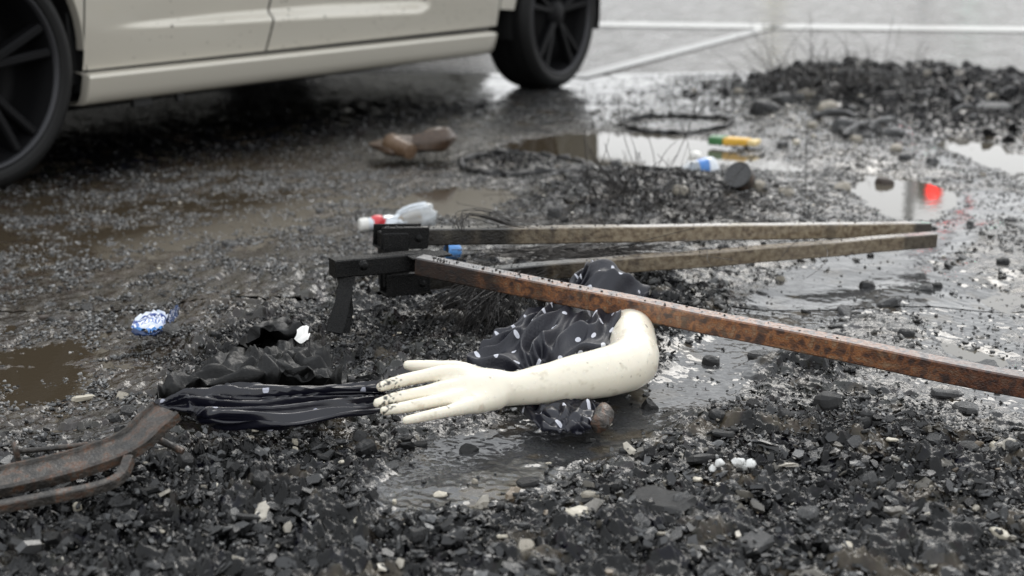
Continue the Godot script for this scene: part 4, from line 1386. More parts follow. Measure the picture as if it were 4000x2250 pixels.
func make_cloth() -> void:
	var root := thing("polka_dot_dress", "crumpled navy dress with white polka dots heaped between mannequin arm and rusty tube", "dress")
	# rows run from the hem at the forearm up under the rusty tube and over the bulge behind it
	var rows := [
		[Vector3(-0.080, 0.048, -2.099), Vector3(-0.039, 0.036, -2.065), Vector3(0.016, 0.028, -2.052), Vector3(0.066, 0.032, -2.053), Vector3(0.114, 0.040, -2.066), Vector3(0.158, 0.052, -2.079)],
		[Vector3(-0.074, 0.052, -2.110), Vector3(-0.034, 0.061, -2.092), Vector3(0.020, 0.063, -2.072), Vector3(0.071, 0.071, -2.084), Vector3(0.118, 0.087, -2.088), Vector3(0.164, 0.092, -2.110)],
		[Vector3(-0.061, 0.054, -2.142), Vector3(-0.028, 0.072, -2.136), Vector3(0.024, 0.083, -2.128), Vector3(0.076, 0.095, -2.131), Vector3(0.124, 0.110, -2.135), Vector3(0.172, 0.110, -2.166)],
		[Vector3(-0.041, 0.056, -2.173), Vector3(-0.014, 0.082, -2.180), Vector3(0.033, 0.096, -2.183), Vector3(0.082, 0.106, -2.186), Vector3(0.128, 0.110, -2.197), Vector3(0.177, 0.102, -2.216)],
		[Vector3(-0.021, 0.052, -2.224), Vector3(0.004, 0.079, -2.231), Vector3(0.046, 0.102, -2.247), Vector3(0.093, 0.102, -2.257), Vector3(0.136, 0.093, -2.265), Vector3(0.183, 0.084, -2.273)],
		[Vector3(0.013, 0.054, -2.286), Vector3(0.039, 0.076, -2.302), Vector3(0.074, 0.090, -2.316), Vector3(0.113, 0.087, -2.326), Vector3(0.162, 0.078, -2.334), Vector3(0.209, 0.073, -2.322)],
		[Vector3(0.053, 0.047, -2.357), Vector3(0.075, 0.077, -2.364), Vector3(0.107, 0.113, -2.384), Vector3(0.147, 0.121, -2.396), Vector3(0.191, 0.115, -2.385), Vector3(0.229, 0.092, -2.358)],
		[Vector3(0.067, 0.039, -2.385), Vector3(0.090, 0.068, -2.414), Vector3(0.122, 0.118, -2.437), Vector3(0.155, 0.127, -2.450), Vector3(0.199, 0.120, -2.427), Vector3(0.240, 0.086, -2.398)],
		[Vector3(0.073, 0.027, -2.444), Vector3(0.102, 0.045, -2.480), Vector3(0.136, 0.074, -2.518), Vector3(0.165, 0.076, -2.529), Vector3(0.200, 0.079, -2.499), Vector3(0.240, 0.065, -2.444)]]
	put(loft(rows, 170, 190, folds(61, 6.0, 7.0, 0.015, 1.0, -0.8)), "skirt", M.dotted_cloth, root)
	# the wrung end pulled out past the hand to the iron
	var tail := [
		[Vector3(-0.183, 0.065, -1.969), Vector3(-0.241, 0.071, -1.950), Vector3(-0.310, 0.079, -1.921), Vector3(-0.378, 0.088, -1.892), Vector3(-0.427, 0.096, -1.874), Vector3(-0.452, 0.097, -1.858), Vector3(-0.477, 0.087, -1.840)],
		[Vector3(-0.182, 0.067, -1.949), Vector3(-0.238, 0.073, -1.930), Vector3(-0.307, 0.081, -1.901), Vector3(-0.374, 0.089, -1.872), Vector3(-0.422, 0.098, -1.848), Vector3(-0.449, 0.098, -1.838), Vector3(-0.487, 0.083, -1.824)],
		[Vector3(-0.181, 0.058, -1.941), Vector3(-0.237, 0.064, -1.917), Vector3(-0.305, 0.074, -1.883), Vector3(-0.371, 0.083, -1.855), Vector3(-0.419, 0.093, -1.832), Vector3(-0.450, 0.095, -1.827), Vector3(-0.491, 0.082, -1.818)],
		[Vector3(-0.180, 0.054, -1.925), Vector3(-0.235, 0.059, -1.895), Vector3(-0.302, 0.063, -1.860), Vector3(-0.368, 0.073, -1.837), Vector3(-0.416, 0.085, -1.819), Vector3(-0.446, 0.090, -1.820), Vector3(-0.481, 0.084, -1.814)],
		[Vector3(-0.183, 0.050, -1.913), Vector3(-0.233, 0.056, -1.879), Vector3(-0.299, 0.056, -1.838), Vector3(-0.366, 0.062, -1.824), Vector3(-0.414, 0.072, -1.805), Vector3(-0.439, 0.083, -1.814), Vector3(-0.474, 0.082, -1.829)],
		[Vector3(-0.185, 0.035, -1.940), Vector3(-0.237, 0.041, -1.911), Vector3(-0.303, 0.044, -1.860), Vector3(-0.370, 0.050, -1.841), Vector3(-0.419, 0.058, -1.823), Vector3(-0.435, 0.068, -1.835), Vector3(-0.471, 0.075, -1.858)]]
	put(loft(tail, 200, 60, folds(67, 1.6, 15.0, 0.008, 0.9, 0.05)), "twisted_end", M.dotted_cloth_wet, root)
	# scrap in front of the elbow
	var scrap := [
		[Vector3(0.011, 0.028, -1.970), Vector3(0.041, 0.032, -1.971), Vector3(0.075, 0.039, -1.973), Vector3(0.110, 0.038, -1.983), Vector3(0.132, 0.036, -1.972)],
		[Vector3(0.017, 0.031, -1.950), Vector3(0.041, 0.039, -1.947), Vector3(0.074, 0.047, -1.949), Vector3(0.106, 0.045, -1.953), Vector3(0.130, 0.042, -1.942)],
		[Vector3(0.026, 0.031, -1.919), Vector3(0.047, 0.040, -1.911), Vector3(0.073, 0.045, -1.912), Vector3(0.102, 0.047, -1.918), Vector3(0.127, 0.038, -1.921)],
		[Vector3(0.040, 0.032, -1.888), Vector3(0.058, 0.034, -1.878), Vector3(0.079, 0.036, -1.874), Vector3(0.100, 0.036, -1.874), Vector3(0.119, 0.036, -1.884)],
		[Vector3(0.047, 0.026, -1.897), Vector3(0.061, 0.027, -1.882), Vector3(0.082, 0.028, -1.872), Vector3(0.100, 0.029, -1.872), Vector3(0.116, 0.030, -1.888)]]
	tag(put(loft(scrap, 60, 50, folds(69, 5.0, 5.0, 0.007)), "dotted_cloth_scrap", M.dotted_scrap), "small wet scrap of dotted navy cloth in front of the elbow", "cloth")
	# burnt black sheet
	var sheet := [
		[Vector3(-0.492, 0.020, -2.164), Vector3(-0.468, 0.020, -2.250), Vector3(-0.423, 0.025, -2.262), Vector3(-0.384, 0.030, -2.290), Vector3(-0.343, 0.030, -2.275), Vector3(-0.304, 0.030, -2.239)],
		[Vector3(-0.496, 0.055, -2.008), Vector3(-0.441, 0.066, -2.041), Vector3(-0.390, 0.075, -2.064), Vector3(-0.348, 0.078, -2.096), Vector3(-0.310, 0.072, -2.074), Vector3(-0.272, 0.068, -2.052)],
		[Vector3(-0.511, 0.058, -1.977), Vector3(-0.436, 0.073, -2.002), Vector3(-0.379, 0.076, -2.023), Vector3(-0.336, 0.075, -2.044), Vector3(-0.299, 0.074, -2.023), Vector3(-0.259, 0.072, -2.012)],
		[Vector3(-0.514, 0.057, -1.956), Vector3(-0.434, 0.064, -1.969), Vector3(-0.376, 0.074, -1.981), Vector3(-0.325, 0.076, -1.992), Vector3(-0.286, 0.072, -1.981), Vector3(-0.244, 0.070, -1.981)],
		[Vector3(-0.554, 0.008, -2.094), Vector3(-0.468, 0.006, -2.100), Vector3(-0.402, 0.006, -2.112), Vector3(-0.342, 0.006, -2.118), Vector3(-0.299, 0.006, -2.125), Vector3(-0.257, 0.006, -2.144)]]
	tag(put(loft(sheet, 150, 90, creases(71, [0.11, 0.07, 0.05, 0.036, 0.03], 0.11)), "burnt_black_sheet", M.burnt_sheet), "crumpled burnt black plastic sheet behind the twisted dotted cloth", "plastic sheet")
	var strip := [
		[Vector3(-0.303, 0.020, -2.096), Vector3(-0.264, 0.025, -2.110), Vector3(-0.225, 0.030, -2.123), Vector3(-0.202, 0.030, -2.133)],
		[Vector3(-0.307, 0.012, -2.094), Vector3(-0.263, 0.020, -2.099), Vector3(-0.224, 0.025, -2.110), Vector3(-0.200, 0.028, -2.108)]]
	tag(put(loft(strip, 40, 10, folds(73, 3.0, 1.0, 0.004)), "flat_black_strip", M.burnt_sheet), "flat strip of dull black sheet beside the mannequin fingertips", "plastic sheet")
	# curled flap with the white paper in it
	var flap := [
		[Vector3(-0.468, 0.020, -2.320), Vector3(-0.436, 0.030, -2.339), Vector3(-0.403, 0.030, -2.328), Vector3(-0.368, 0.030, -2.297), Vector3(-0.350, 0.030, -2.320)],
		[Vector3(-0.428, 0.065, -2.186), Vector3(-0.409, 0.083, -2.201), Vector3(-0.381, 0.079, -2.200), Vector3(-0.360, 0.075, -2.199), Vector3(-0.341, 0.084, -2.211)],
		[Vector3(-0.422, 0.066, -2.207), Vector3(-0.405, 0.089, -2.223), Vector3(-0.384, 0.089, -2.233), Vector3(-0.365, 0.077, -2.230), Vector3(-0.341, 0.082, -2.242)],
		[Vector3(-0.423, 0.057, -2.246), Vector3(-0.403, 0.075, -2.261), Vector3(-0.386, 0.075, -2.271), Vector3(-0.367, 0.063, -2.268), Vector3(-0.339, 0.070, -2.269)]]
	tag(put(loft(flap, 60, 40, creases(75, [0.08, 0.05, 0.035], 0.08)), "curled_black_flap", M.burnt_sheet), "curled flap of charred black sheet beside the white paper scrap", "plastic sheet")
	var paper := [
		[Vector3(-0.349, 0.076, -2.178), Vector3(-0.339, 0.070, -2.172), Vector3(-0.325, 0.073, -2.172)],
		[Vector3(-0.345, 0.080, -2.184), Vector3(-0.336, 0.080, -2.179), Vector3(-0.323, 0.080, -2.179)],
		[Vector3(-0.342, 0.084, -2.196), Vector3(-0.336, 0.088, -2.192), Vector3(-0.328, 0.083, -2.190)],
		[Vector3(-0.340, 0.087, -2.207), Vector3(-0.334, 0.091, -2.203), Vector3(-0.330, 0.088, -2.202)]]
	tag(put(loft(paper, 24, 24, creases(77, [0.03, 0.02], 0.12)), "white_paper_scrap", M.white_paper), "torn white paper scrap on the curled black flap", "paper")

# ---------------------------------------------------------------- rusty iron on the left
func make_iron() -> void:
	var root := thing("bent_iron_bracket", "heavy bent bracket of scaled rusty iron with upturned end and rods", "metal bracket")
	var path := curve([Vector3(-0.716, 0.057, -1.585), Vector3(-0.640, 0.062, -1.607), Vector3(-0.557, 0.070, -1.640), Vector3(-0.500, 0.081, -1.668), Vector3(-0.475, 0.091, -1.686), Vector3(-0.460, 0.104, -1.700), Vector3(-0.444, 0.116, -1.719)], 40)
	var g := Geo.new()
	g.sweep(path, PackedVector2Array([Vector2(-0.022, -0.003), Vector2(0.022, -0.003), Vector2(0.024, -0.007), Vector2(0.028, -0.007), Vector2(0.028, 0.005), Vector2(0.024, 0.007), Vector2(0.02, 0.004), Vector2(-0.018, 0.003), Vector2(-0.02, 0.007), Vector2(-0.024, 0.006)]), Vector3(-0.15, 1, 0.28).normalized())
	put(g, "curved_plate", M.scaled_iron, root)
	var g2 := Geo.new()
	g2.sweep(curve([Vector3(-0.688, 0.046, -1.515), Vector3(-0.610, 0.057, -1.538), Vector3(-0.546, 0.061, -1.565), Vector3(-0.499, 0.062, -1.591), Vector3(-0.478, 0.065, -1.618), Vector3(-0.474, 0.078, -1.647)], 30), square(0.0065, 0.0015), Vector3(-0.15, 1, 0.2).normalized())
	put(g2, "lower_rail", M.scaled_iron, root)
	var g3 := Geo.new()
	g3.tube(curve([Vector3(-0.630, 0.070, -1.691), Vector3(-0.589, 0.070, -1.702), Vector3(-0.543, 0.072, -1.712), Vector3(-0.493, 0.076, -1.724)], 10), 0.0038, 0.0038, 8)
	put(g3, "long_rod", M.scaled_iron, root)
	var g4 := Geo.new()
	g4.box(Transform3D(Basis.from_euler(Vector3(0.1, 0.5, 0.12)), Vector3(-0.626, 0.071, -1.681)), Vector3(0.006, 0.03, 0.024), 0.002)
	put(g4, "upright_tab", M.scaled_iron, root)
	var g5 := Geo.new()
	g5.tube(curve([Vector3(-0.479, 0.079, -1.735), Vector3(-0.452, 0.067, -1.732), Vector3(-0.426, 0.057, -1.724)], 6), 0.006, 0.0045, 8)
	put(g5, "short_rod", M.scaled_iron, root)
	var g6 := Geo.new()
	g6.box(Transform3D(Basis.from_euler(Vector3(0.3, 0.3, 0.7)), Vector3(-0.486, 0.092, -1.718)), Vector3(0.012, 0.018, 0.012), 0.003)
	put(g6, "welded_stud", M.scaled_iron, root)

# ---------------------------------------------------------------- litter
func crumple(g: Geo, s: int, freq: float, amp: float) -> Geo:
	var n := noise(s, freq, 3)
	for k in g.v.size():
		var p := g.v[k]
		g.v[k] = p + Vector3(n.get_noise_3d(p.x, p.y, p.z), n.get_noise_3d(p.x + 7, p.y, p.z) * 0.7, n.get_noise_3d(p.x, p.y, p.z + 7)) * amp
	return g

func along(a: Vector3, b: Vector3) -> Transform3D:
	var y := (b - a).normalized()
	var x := y.cross(Vector3.UP).normalized()
	return Transform3D(Basis(x, y, x.cross(y)), a)

func make_litter() -> void:
	# soft drink bottle behind the bracket
	var b := thing("crushed_drink_bottle", "crushed clear drink bottle with white cap and torn red label", "bottle")
	var p0 := Vector3(-0.366, 0.020, -3.320)
	var p1 := Vector3(-0.172, 0.030, -3.400)
	var t := along(p0, p1)
	var g := Geo.new()
	g.lathe(t, [Vector2(0.0, 0.0), Vector2(0.013, 0.0), Vector2(0.0165, 0.003), Vector2(0.017, 0.018), Vector2(0.0165, 0.021), Vector2(0.014, 0.022)], 20)
	put(g, "cap", M.white_plastic, b)
	g = Geo.new()
	g.lathe(t, [Vector2(0.014, 0.022), Vector2(0.0155, 0.027), Vector2(0.0165, 0.034)], 18)
	put(g, "neck_ring", M.milky_plastic, b)
	g = Geo.new()
	g.lathe(t, [Vector2(0.0168, 0.033), Vector2(0.019, 0.042), Vector2(0.0175, 0.054), Vector2(0.015, 0.062)], 18)
	put(crumple(g, 81, 60.0, 0.006), "torn_label", M.red_print, b)
	g = Geo.new()
	g.lathe(t, [Vector2(0.016, 0.06), Vector2(0.017, 0.075), Vector2(0.013, 0.09), Vector2(0.018, 0.105), Vector2(0.02, 0.112)], 18)
	put(crumple(g, 82, 50.0, 0.012), "crushed_waist", M.milky_plastic, b)
	g = Geo.new()
	g.lathe(t, [Vector2(0.008, 0.095), Vector2(0.022, 0.11), Vector2(0.027, 0.13), Vector2(0.029, 0.15), Vector2(0.012, 0.152), Vector2(0.0, 0.152)], 22)
	put(crumple(g, 83, 40.0, 0.008), "muddy_filling", M.sludge, b)
	g = Geo.new()
	g.lathe(t, [Vector2(0.02, 0.105), Vector2(0.03, 0.125), Vector2(0.034, 0.155), Vector2(0.034, 0.175), Vector2(0.026, 0.186), Vector2(0.0, 0.183)], 26)
	put(crumple(g, 84, 45.0, 0.01), "clear_body", M.clear_plastic, b)
	g = Geo.new()
	for k in 6:
		var a := 1.0 + k * 0.35
		g.tube(curve([t * Vector3(cos(a) * 0.02, 0.1, sin(a) * 0.02), t * Vector3(cos(a) * 0.031, 0.128, sin(a) * 0.031), t * Vector3(cos(a) * 0.034, 0.17, sin(a) * 0.034)], 8), 0.002, 0.003, 6)
	put(g, "creased_ribs", M.milky_plastic, b)
	# blue cap between the tubes
	var bc := thing("blue_bottle_cap", "bright blue plastic cap between upper pale tube and rusty tube", "bottle cap")
	g = Geo.new()
	var t2 := along(Vector3(-0.133, 0.071, -2.828), Vector3(-0.094, 0.063, -2.846))
	g.lathe(t2, [Vector2(0.0145, -0.002), Vector2(0.0168, 0.0), Vector2(0.0172, 0.012), Vector2(0.0165, 0.02), Vector2(0.0135, 0.027), Vector2(0.007, 0.0305), Vector2(0.0, 0.0315)], 22)
	put(g, "shell", M.blue_plastic, bc)
	g = Geo.new()
	g.lathe(t2, [Vector2(0.0, 0.003), Vector2(0.0145, 0.002)], 22)
	put(g, "liner", M.black_plastic, bc)
	# shoe
	var sh := thing("brown_heeled_shoe", "muddy brown leather shoe with block heel lying on its side", "shoe")
	g = loft([
		[Vector3(-0.452, 0.040, -4.451), Vector3(-0.390, 0.052, -4.475), Vector3(-0.317, 0.059, -4.476), Vector3(-0.252, 0.074, -4.481), Vector3(-0.202, 0.081, -4.462), Vector3(-0.178, 0.071, -4.418)],
		[Vector3(-0.447, 0.055, -4.393), Vector3(-0.374, 0.079, -4.378), Vector3(-0.310, 0.083, -4.380), Vector3(-0.246, 0.102, -4.384), Vector3(-0.199, 0.104, -4.385), Vector3(-0.172, 0.084, -4.380)],
		[Vector3(-0.443, 0.059, -4.353), Vector3(-0.373, 0.071, -4.330), Vector3(-0.310, 0.077, -4.326), Vector3(-0.243, 0.091, -4.320), Vector3(-0.197, 0.090, -4.330), Vector3(-0.171, 0.078, -4.368)],
		[Vector3(-0.441, 0.058, -4.342), Vector3(-0.376, 0.053, -4.300), Vector3(-0.310, 0.061, -4.302), Vector3(-0.246, 0.065, -4.302), Vector3(-0.198, 0.064, -4.323), Vector3(-0.172, 0.071, -4.366)],
		[Vector3(-0.438, 0.052, -4.351), Vector3(-0.376, 0.035, -4.295), Vector3(-0.310, 0.043, -4.302), Vector3(-0.248, 0.046, -4.303), Vector3(-0.202, 0.044, -4.328), Vector3(-0.177, 0.064, -4.375)],
		[Vector3(-0.440, 0.036, -4.409), Vector3(-0.375, 0.019, -4.384), Vector3(-0.312, 0.022, -4.395), Vector3(-0.248, 0.029, -4.396), Vector3(-0.207, 0.035, -4.398), Vector3(-0.183, 0.056, -4.404)]], 60, 40, folds(85, 3.0, 3.0, 0.003))
	put(g, "upper", M.shoe_leather, sh)
	g = Geo.new()
	var ta2 := along(Vector3(-0.369, 0.060, -4.332), Vector3(-0.288, 0.044, -4.246))
	g.lathe(ta2, [Vector2(0.0, -0.01), Vector2(0.034, -0.008), Vector2(0.030, 0.02), Vector2(0.026, 0.05), Vector2(0.025, 0.088), Vector2(0.023, 0.092), Vector2(0.0, 0.092)], 20)
	put(g, "block_heel", M.heel_wood, sh)
	g = loft([
		[Vector3(-0.305, 0.092, -4.304), Vector3(-0.242, 0.110, -4.299), Vector3(-0.197, 0.111, -4.309), Vector3(-0.174, 0.088, -4.345)],
		[Vector3(-0.302, 0.074, -4.284), Vector3(-0.242, 0.084, -4.277), Vector3(-0.196, 0.083, -4.286), Vector3(-0.171, 0.081, -4.338)],
		[Vector3(-0.299, 0.051, -4.283), Vector3(-0.246, 0.054, -4.274), Vector3(-0.202, 0.052, -4.294), Vector3(-0.175, 0.070, -4.345)]], 30, 16)
	put(g, "sole", M.shoe_leather, sh)
	# blue and white wrapper
	var wr := thing("blue_snack_wrapper", "crumpled blue and white foil wrapper with white lettering on wet grit", "wrapper")
	var im := Image.create(256, 128, false, Image.FORMAT_RGB8)
	im.fill(lin(0.62, 0.66, 0.74))
	for y in 128:
		for x in 256:
			var wave := sin(x * 0.03) * 5.0
			if (y > 30 + wave and y < 40 + wave) or (y > 48 + wave and y < 54 + wave and x < 150):
				im.set_pixel(x, y, lin(0.02, 0.05, 0.22))
			elif y > 58 + wave and y < 88 + wave:
				im.set_pixel(x, y, lin(0.16, 0.24, 0.5) if x > 20 else lin(0.04, 0.12, 0.35))
			elif y > 112:
				im.set_pixel(x, y, lin(0.05, 0.2, 0.5))
	# flowing white handwriting-like lettering across the blue band
	for k in 1100:
		var q := k / 1100.0
		var lx := 18.0 + q * 200.0 + sin(q * 62.0) * 7.0
		var ly := 73.0 + sin(q * 50.0) * 11.0 + sin(lx * 0.03) * 5.0
		for e in 5:
			for f in 4:
				im.set_pixel(clampi(int(lx) + e, 0, 255), clampi(int(ly) + f, 0, 127), lin(0.8, 0.81, 0.84))
	mat("wrapper_print", Color.WHITE, 0.24, {"albedo_texture": ImageTexture.create_from_image(im), "uv1_scale": Vector3(8.2, 11.0, 1)})
	g = loft([
		[Vector3(-0.667, 0.041, -2.407), Vector3(-0.656, 0.046, -2.429), Vector3(-0.640, 0.049, -2.440), Vector3(-0.619, 0.049, -2.429), Vector3(-0.610, 0.046, -2.418)],
		[Vector3(-0.663, 0.041, -2.381), Vector3(-0.648, 0.047, -2.398), Vector3(-0.632, 0.048, -2.409), Vector3(-0.612, 0.047, -2.398), Vector3(-0.605, 0.046, -2.387)],
		[Vector3(-0.659, 0.040, -2.360), Vector3(-0.642, 0.045, -2.366), Vector3(-0.624, 0.046, -2.372), Vector3(-0.606, 0.046, -2.367), Vector3(-0.603, 0.044, -2.366)],
		[Vector3(-0.652, 0.042, -2.345), Vector3(-0.635, 0.042, -2.340), Vector3(-0.619, 0.041, -2.335), Vector3(-0.608, 0.042, -2.340), Vector3(-0.601, 0.046, -2.346)]], 50, 40, folds(87, 3.0, 3.0, 0.004))
	# print runs once over the sheet
	for k in g.uv.size():
		g.uv[k] = Vector2((k % 50) / 49.0 / 8.2, (k / 50) / 39.0 / 11.0)
	put(g, "printed_front", M.wrapper_print, wr)
	g = loft([
		[Vector3(-0.655, 0.041, -2.350), Vector3(-0.637, 0.040, -2.344), Vector3(-0.620, 0.040, -2.339), Vector3(-0.609, 0.041, -2.345), Vector3(-0.603, 0.044, -2.351)],
		[Vector3(-0.655, 0.039, -2.344), Vector3(-0.636, 0.037, -2.333), Vector3(-0.619, 0.037, -2.328), Vector3(-0.609, 0.038, -2.334), Vector3(-0.603, 0.040, -2.345)],
		[Vector3(-0.661, 0.028, -2.372), Vector3(-0.644, 0.028, -2.362), Vector3(-0.628, 0.028, -2.362), Vector3(-0.617, 0.030, -2.363), Vector3(-0.611, 0.031, -2.373)]], 30, 14, folds(89, 3.0, 3.0, 0.003))
	put(g, "blue_underside", M.navy_foil, wr)
	g = loft([
		[Vector3(-0.611, 0.045, -2.408), Vector3(-0.609, 0.048, -2.439), Vector3(-0.604, 0.051, -2.461), Vector3(-0.597, 0.048, -2.460)],
		[Vector3(-0.607, 0.043, -2.397), Vector3(-0.602, 0.047, -2.419), Vector3(-0.599, 0.049, -2.440), Vector3(-0.598, 0.048, -2.450)],
		[Vector3(-0.599, 0.042, -2.386), Vector3(-0.593, 0.044, -2.397), Vector3(-0.593, 0.045, -2.418), Vector3(-0.594, 0.048, -2.439)]], 24, 14, folds(91, 3.0, 2.0, 0.004))
	put(g, "torn_end", M.navy_foil, wr)
	# yellow and green carton
	var ca := thing("yellow_green_carton", "flattened yellow carton with green end beside the puddle", "carton")
	var ca0 := Vector3(0.657, 0.024, -4.681)
	var ca1 := Vector3(0.802, 0.024, -4.608)
	var cd := (ca1 - ca0).normalized()
	var cs := cd.cross(Vector3.UP).normalized()
	for e in [[0.0, 0.055, M.green_card, "green_end"], [0.055, 0.135, M.yellow_card, "yellow_side"], [0.135, 0.165, M.pale_yellow_card, "open_flap"]]:
		g = Geo.new()
		var l: float = e[1] - e[0]
		g.box(Transform3D(Basis(cd, cs.cross(cd), cs), ca0 + cd * (float(e[0]) + l * 0.5)), Vector3(l - 0.0005, 0.026 if e[3] != "open_flap" else 0.02, 0.055), 0.004)
		put(crumple(g, 93, 20.0, 0.006), e[3], e[2], ca)
	# water bottle behind the wires
	var wb := thing("crushed_water_bottle", "flattened clear water bottle with pale blue label beside burnt can", "bottle")
	var t4 := along(Vector3(0.478, 0.020, -4.052), Vector3(0.623, 0.030, -4.154))
	g = Geo.new()
	g.lathe(t4, [Vector2(0.0, 0.0), Vector2(0.012, 0.0), Vector2(0.013, 0.02), Vector2(0.02, 0.035), Vector2(0.027, 0.05), Vector2(0.028, 0.07)], 20)
	put(crumple(g, 95, 30.0, 0.01), "shoulder", M.clear_plastic, wb)
	g = Geo.new()
	g.lathe(t4, [Vector2(0.028, 0.07), Vector2(0.029, 0.085), Vector2(0.028, 0.108)], 20)
	put(crumple(g, 95, 30.0, 0.01), "label_band", M.blue_print, wb)
	g = Geo.new()
	g.lathe(t4, [Vector2(0.028, 0.108), Vector2(0.029, 0.13), Vector2(0.024, 0.142), Vector2(0.0, 0.14)], 20)
	put(crumple(g, 95, 30.0, 0.01), "base_end", M.milky_plastic, wb)
	# white cap standing in the puddle
	g = Geo.new()
	g.lathe(Transform3D(Basis.from_euler(Vector3(0.25, 0, -0.2)), Vector3(0.579, 0.006, -4.436)), [Vector2(0.02, -0.008), Vector2(0.021, 0.004), Vector2(0.017, 0.012), Vector2(0.008, 0.016), Vector2(0.0, 0.014)], 18)
	tag(put(crumple(g, 96, 40.0, 0.006), "white_plastic_lid", M.white_plastic), "small white plastic lid sitting in the silty puddle", "lid")
	# burnt can
	var can := thing("burnt_tin_can", "short burnt tin can tilted with its grey lid up", "can")
	var t5 := along(Vector3(0.613, 0.059, -3.702), Vector3(0.577, 0.098, -3.650))
	g = Geo.new()
	g.lathe(t5, [Vector2(0.0, 0.0), Vector2(0.035, 0.0), Vector2(0.036, 0.004), Vector2(0.0345, 0.02), Vector2(0.0355, 0.04)], 28)
	put(crumple(g, 97, 20.0, 0.005), "can_wall", M.scaled_iron, can)
	g = Geo.new()
	g.lathe(t5, [Vector2(0.0355, 0.04), Vector2(0.037, 0.043), Vector2(0.0355, 0.0455), Vector2(0.033, 0.044), Vector2(0.03, 0.043), Vector2(0.004, 0.043), Vector2(0.0, 0.041)], 28)
	put(g, "lid", M.grey_slab, can)
	# cylinder in front of the elbow
	var cy := thing("burnt_metal_cylinder", "small burnt metal cylinder lying beside the dotted cloth scrap", "cylinder")
	g = Geo.new()
	var t6 := along(Vector3(0.121, 0.036, -1.874), Vector3(0.136, 0.049, -1.924))
	g.lathe(t6, [Vector2(0.0, 0.0), Vector2(0.011, 0.001), Vector2(0.0135, 0.005), Vector2(0.014, 0.03), Vector2(0.0135, 0.04), Vector2(0.011, 0.046), Vector2(0.006, 0.048), Vector2(0.0, 0.047)], 20)
	put(crumple(g, 98, 50.0, 0.004), "body", M.scaled_iron, cy)
	# bead rings of burnt tyres
	for e in [[Vector3(0.600, 0.006, -5.170), 0.2, 0.0085, "wire_bead_ring", "thin burnt tyre bead ring lying beyond the silty puddle"], [Vector3(0.039, 0.006, -4.261), 0.2, 0.011, "half_buried_tyre_ring", "black tyre ring half buried in wet ash"]]:
		g = Geo.new()
		var ring := PackedVector3Array()
		for k in 61:
			var a := TAU * k / 60.0
			var c: Vector3 = e[0]
			var q := Vector3(c.x + cos(a) * float(e[1]) * 0.98, 0, c.z + sin(a) * float(e[1]) * 1.05)
			q.y = maxf(height(q.x, q.z), -0.002) + float(e[2]) * (0.6 if float(e[2]) < 0.01 else 0.15)
			ring.append(q)
		g.tube(ring, e[2], e[2], 8, false)
		tag(put(crumple(g, 99, 22.0, 0.02), e[3], M.charcoal), e[4], "tyre ring")
	# round tin at the foot of the heap
	var pot := thing("black_round_tin", "black round tin with wet rim at foot of ash heap", "tin")
	g = Geo.new()
	var pt := Transform3D(Basis.from_euler(Vector3(0.2, 0, -0.12)), Vector3(1.155, 0.012, -4.762))
	g.lathe(pt, [Vector2(0.045, -0.01), Vector2(0.052, 0.0), Vector2(0.056, 0.03), Vector2(0.058, 0.034), Vector2(0.054, 0.036)], 24)
	put(g, "tin_wall", M.charcoal, pot)
	g = Geo.new()
	g.lathe(pt, [Vector2(0.054, 0.036), Vector2(0.05, 0.03), Vector2(0.0, 0.029)], 24)
	put(g, "wet_top", M.grey_slab, pot)

func slab(s: int, thick: float) -> ArrayMesh:
	var r := RandomNumberGenerator.new()
	r.seed = s
	var n := r.randi_range(8, 11)
	var rad := []
	for k in n:
		rad.append(r.randf_range(0.38, 0.58))
	var g := Geo.new()
	var levels := [[0.9, -0.5], [1.02, -0.15], [1.0, 0.25], [0.86, 0.5], [0.4, 0.55]]
	var rings := []
	for e in levels:
		var ring := PackedVector3Array()
		for k in n:
			var a := TAU * k / n
			var q: float = rad[k] * e[0] * r.randf_range(0.93, 1.07)
			ring.append(Vector3(cos(a) * q, thick * (e[1] + r.randf_range(-0.12, 0.12)), sin(a) * q * 0.75))
		rings.append(ring)
	for j in levels.size() - 1:
		for k in n:
			g.face(rings[j][k], rings[j + 1][k], rings[j + 1][(k + 1) % n], rings[j][(k + 1) % n])
	g.disc(rings[levels.size() - 1], true)
	g.disc(rings[0])
	return g.mesh()

func rest(o: Node3D, at: Vector3, size: float, thick: float, turn: float, tilt: float) -> void:
	o.basis = Basis.from_euler(Vector3(tilt, turn, tilt * 0.6)).scaled_local(Vector3.ONE * size)
	o.position = Vector3(at.x, maxf(height(at.x, at.z), -0.004) + 0.006 * field(f_char_and_shade, at.x, at.z) + thick * size * 0.1, at.z)

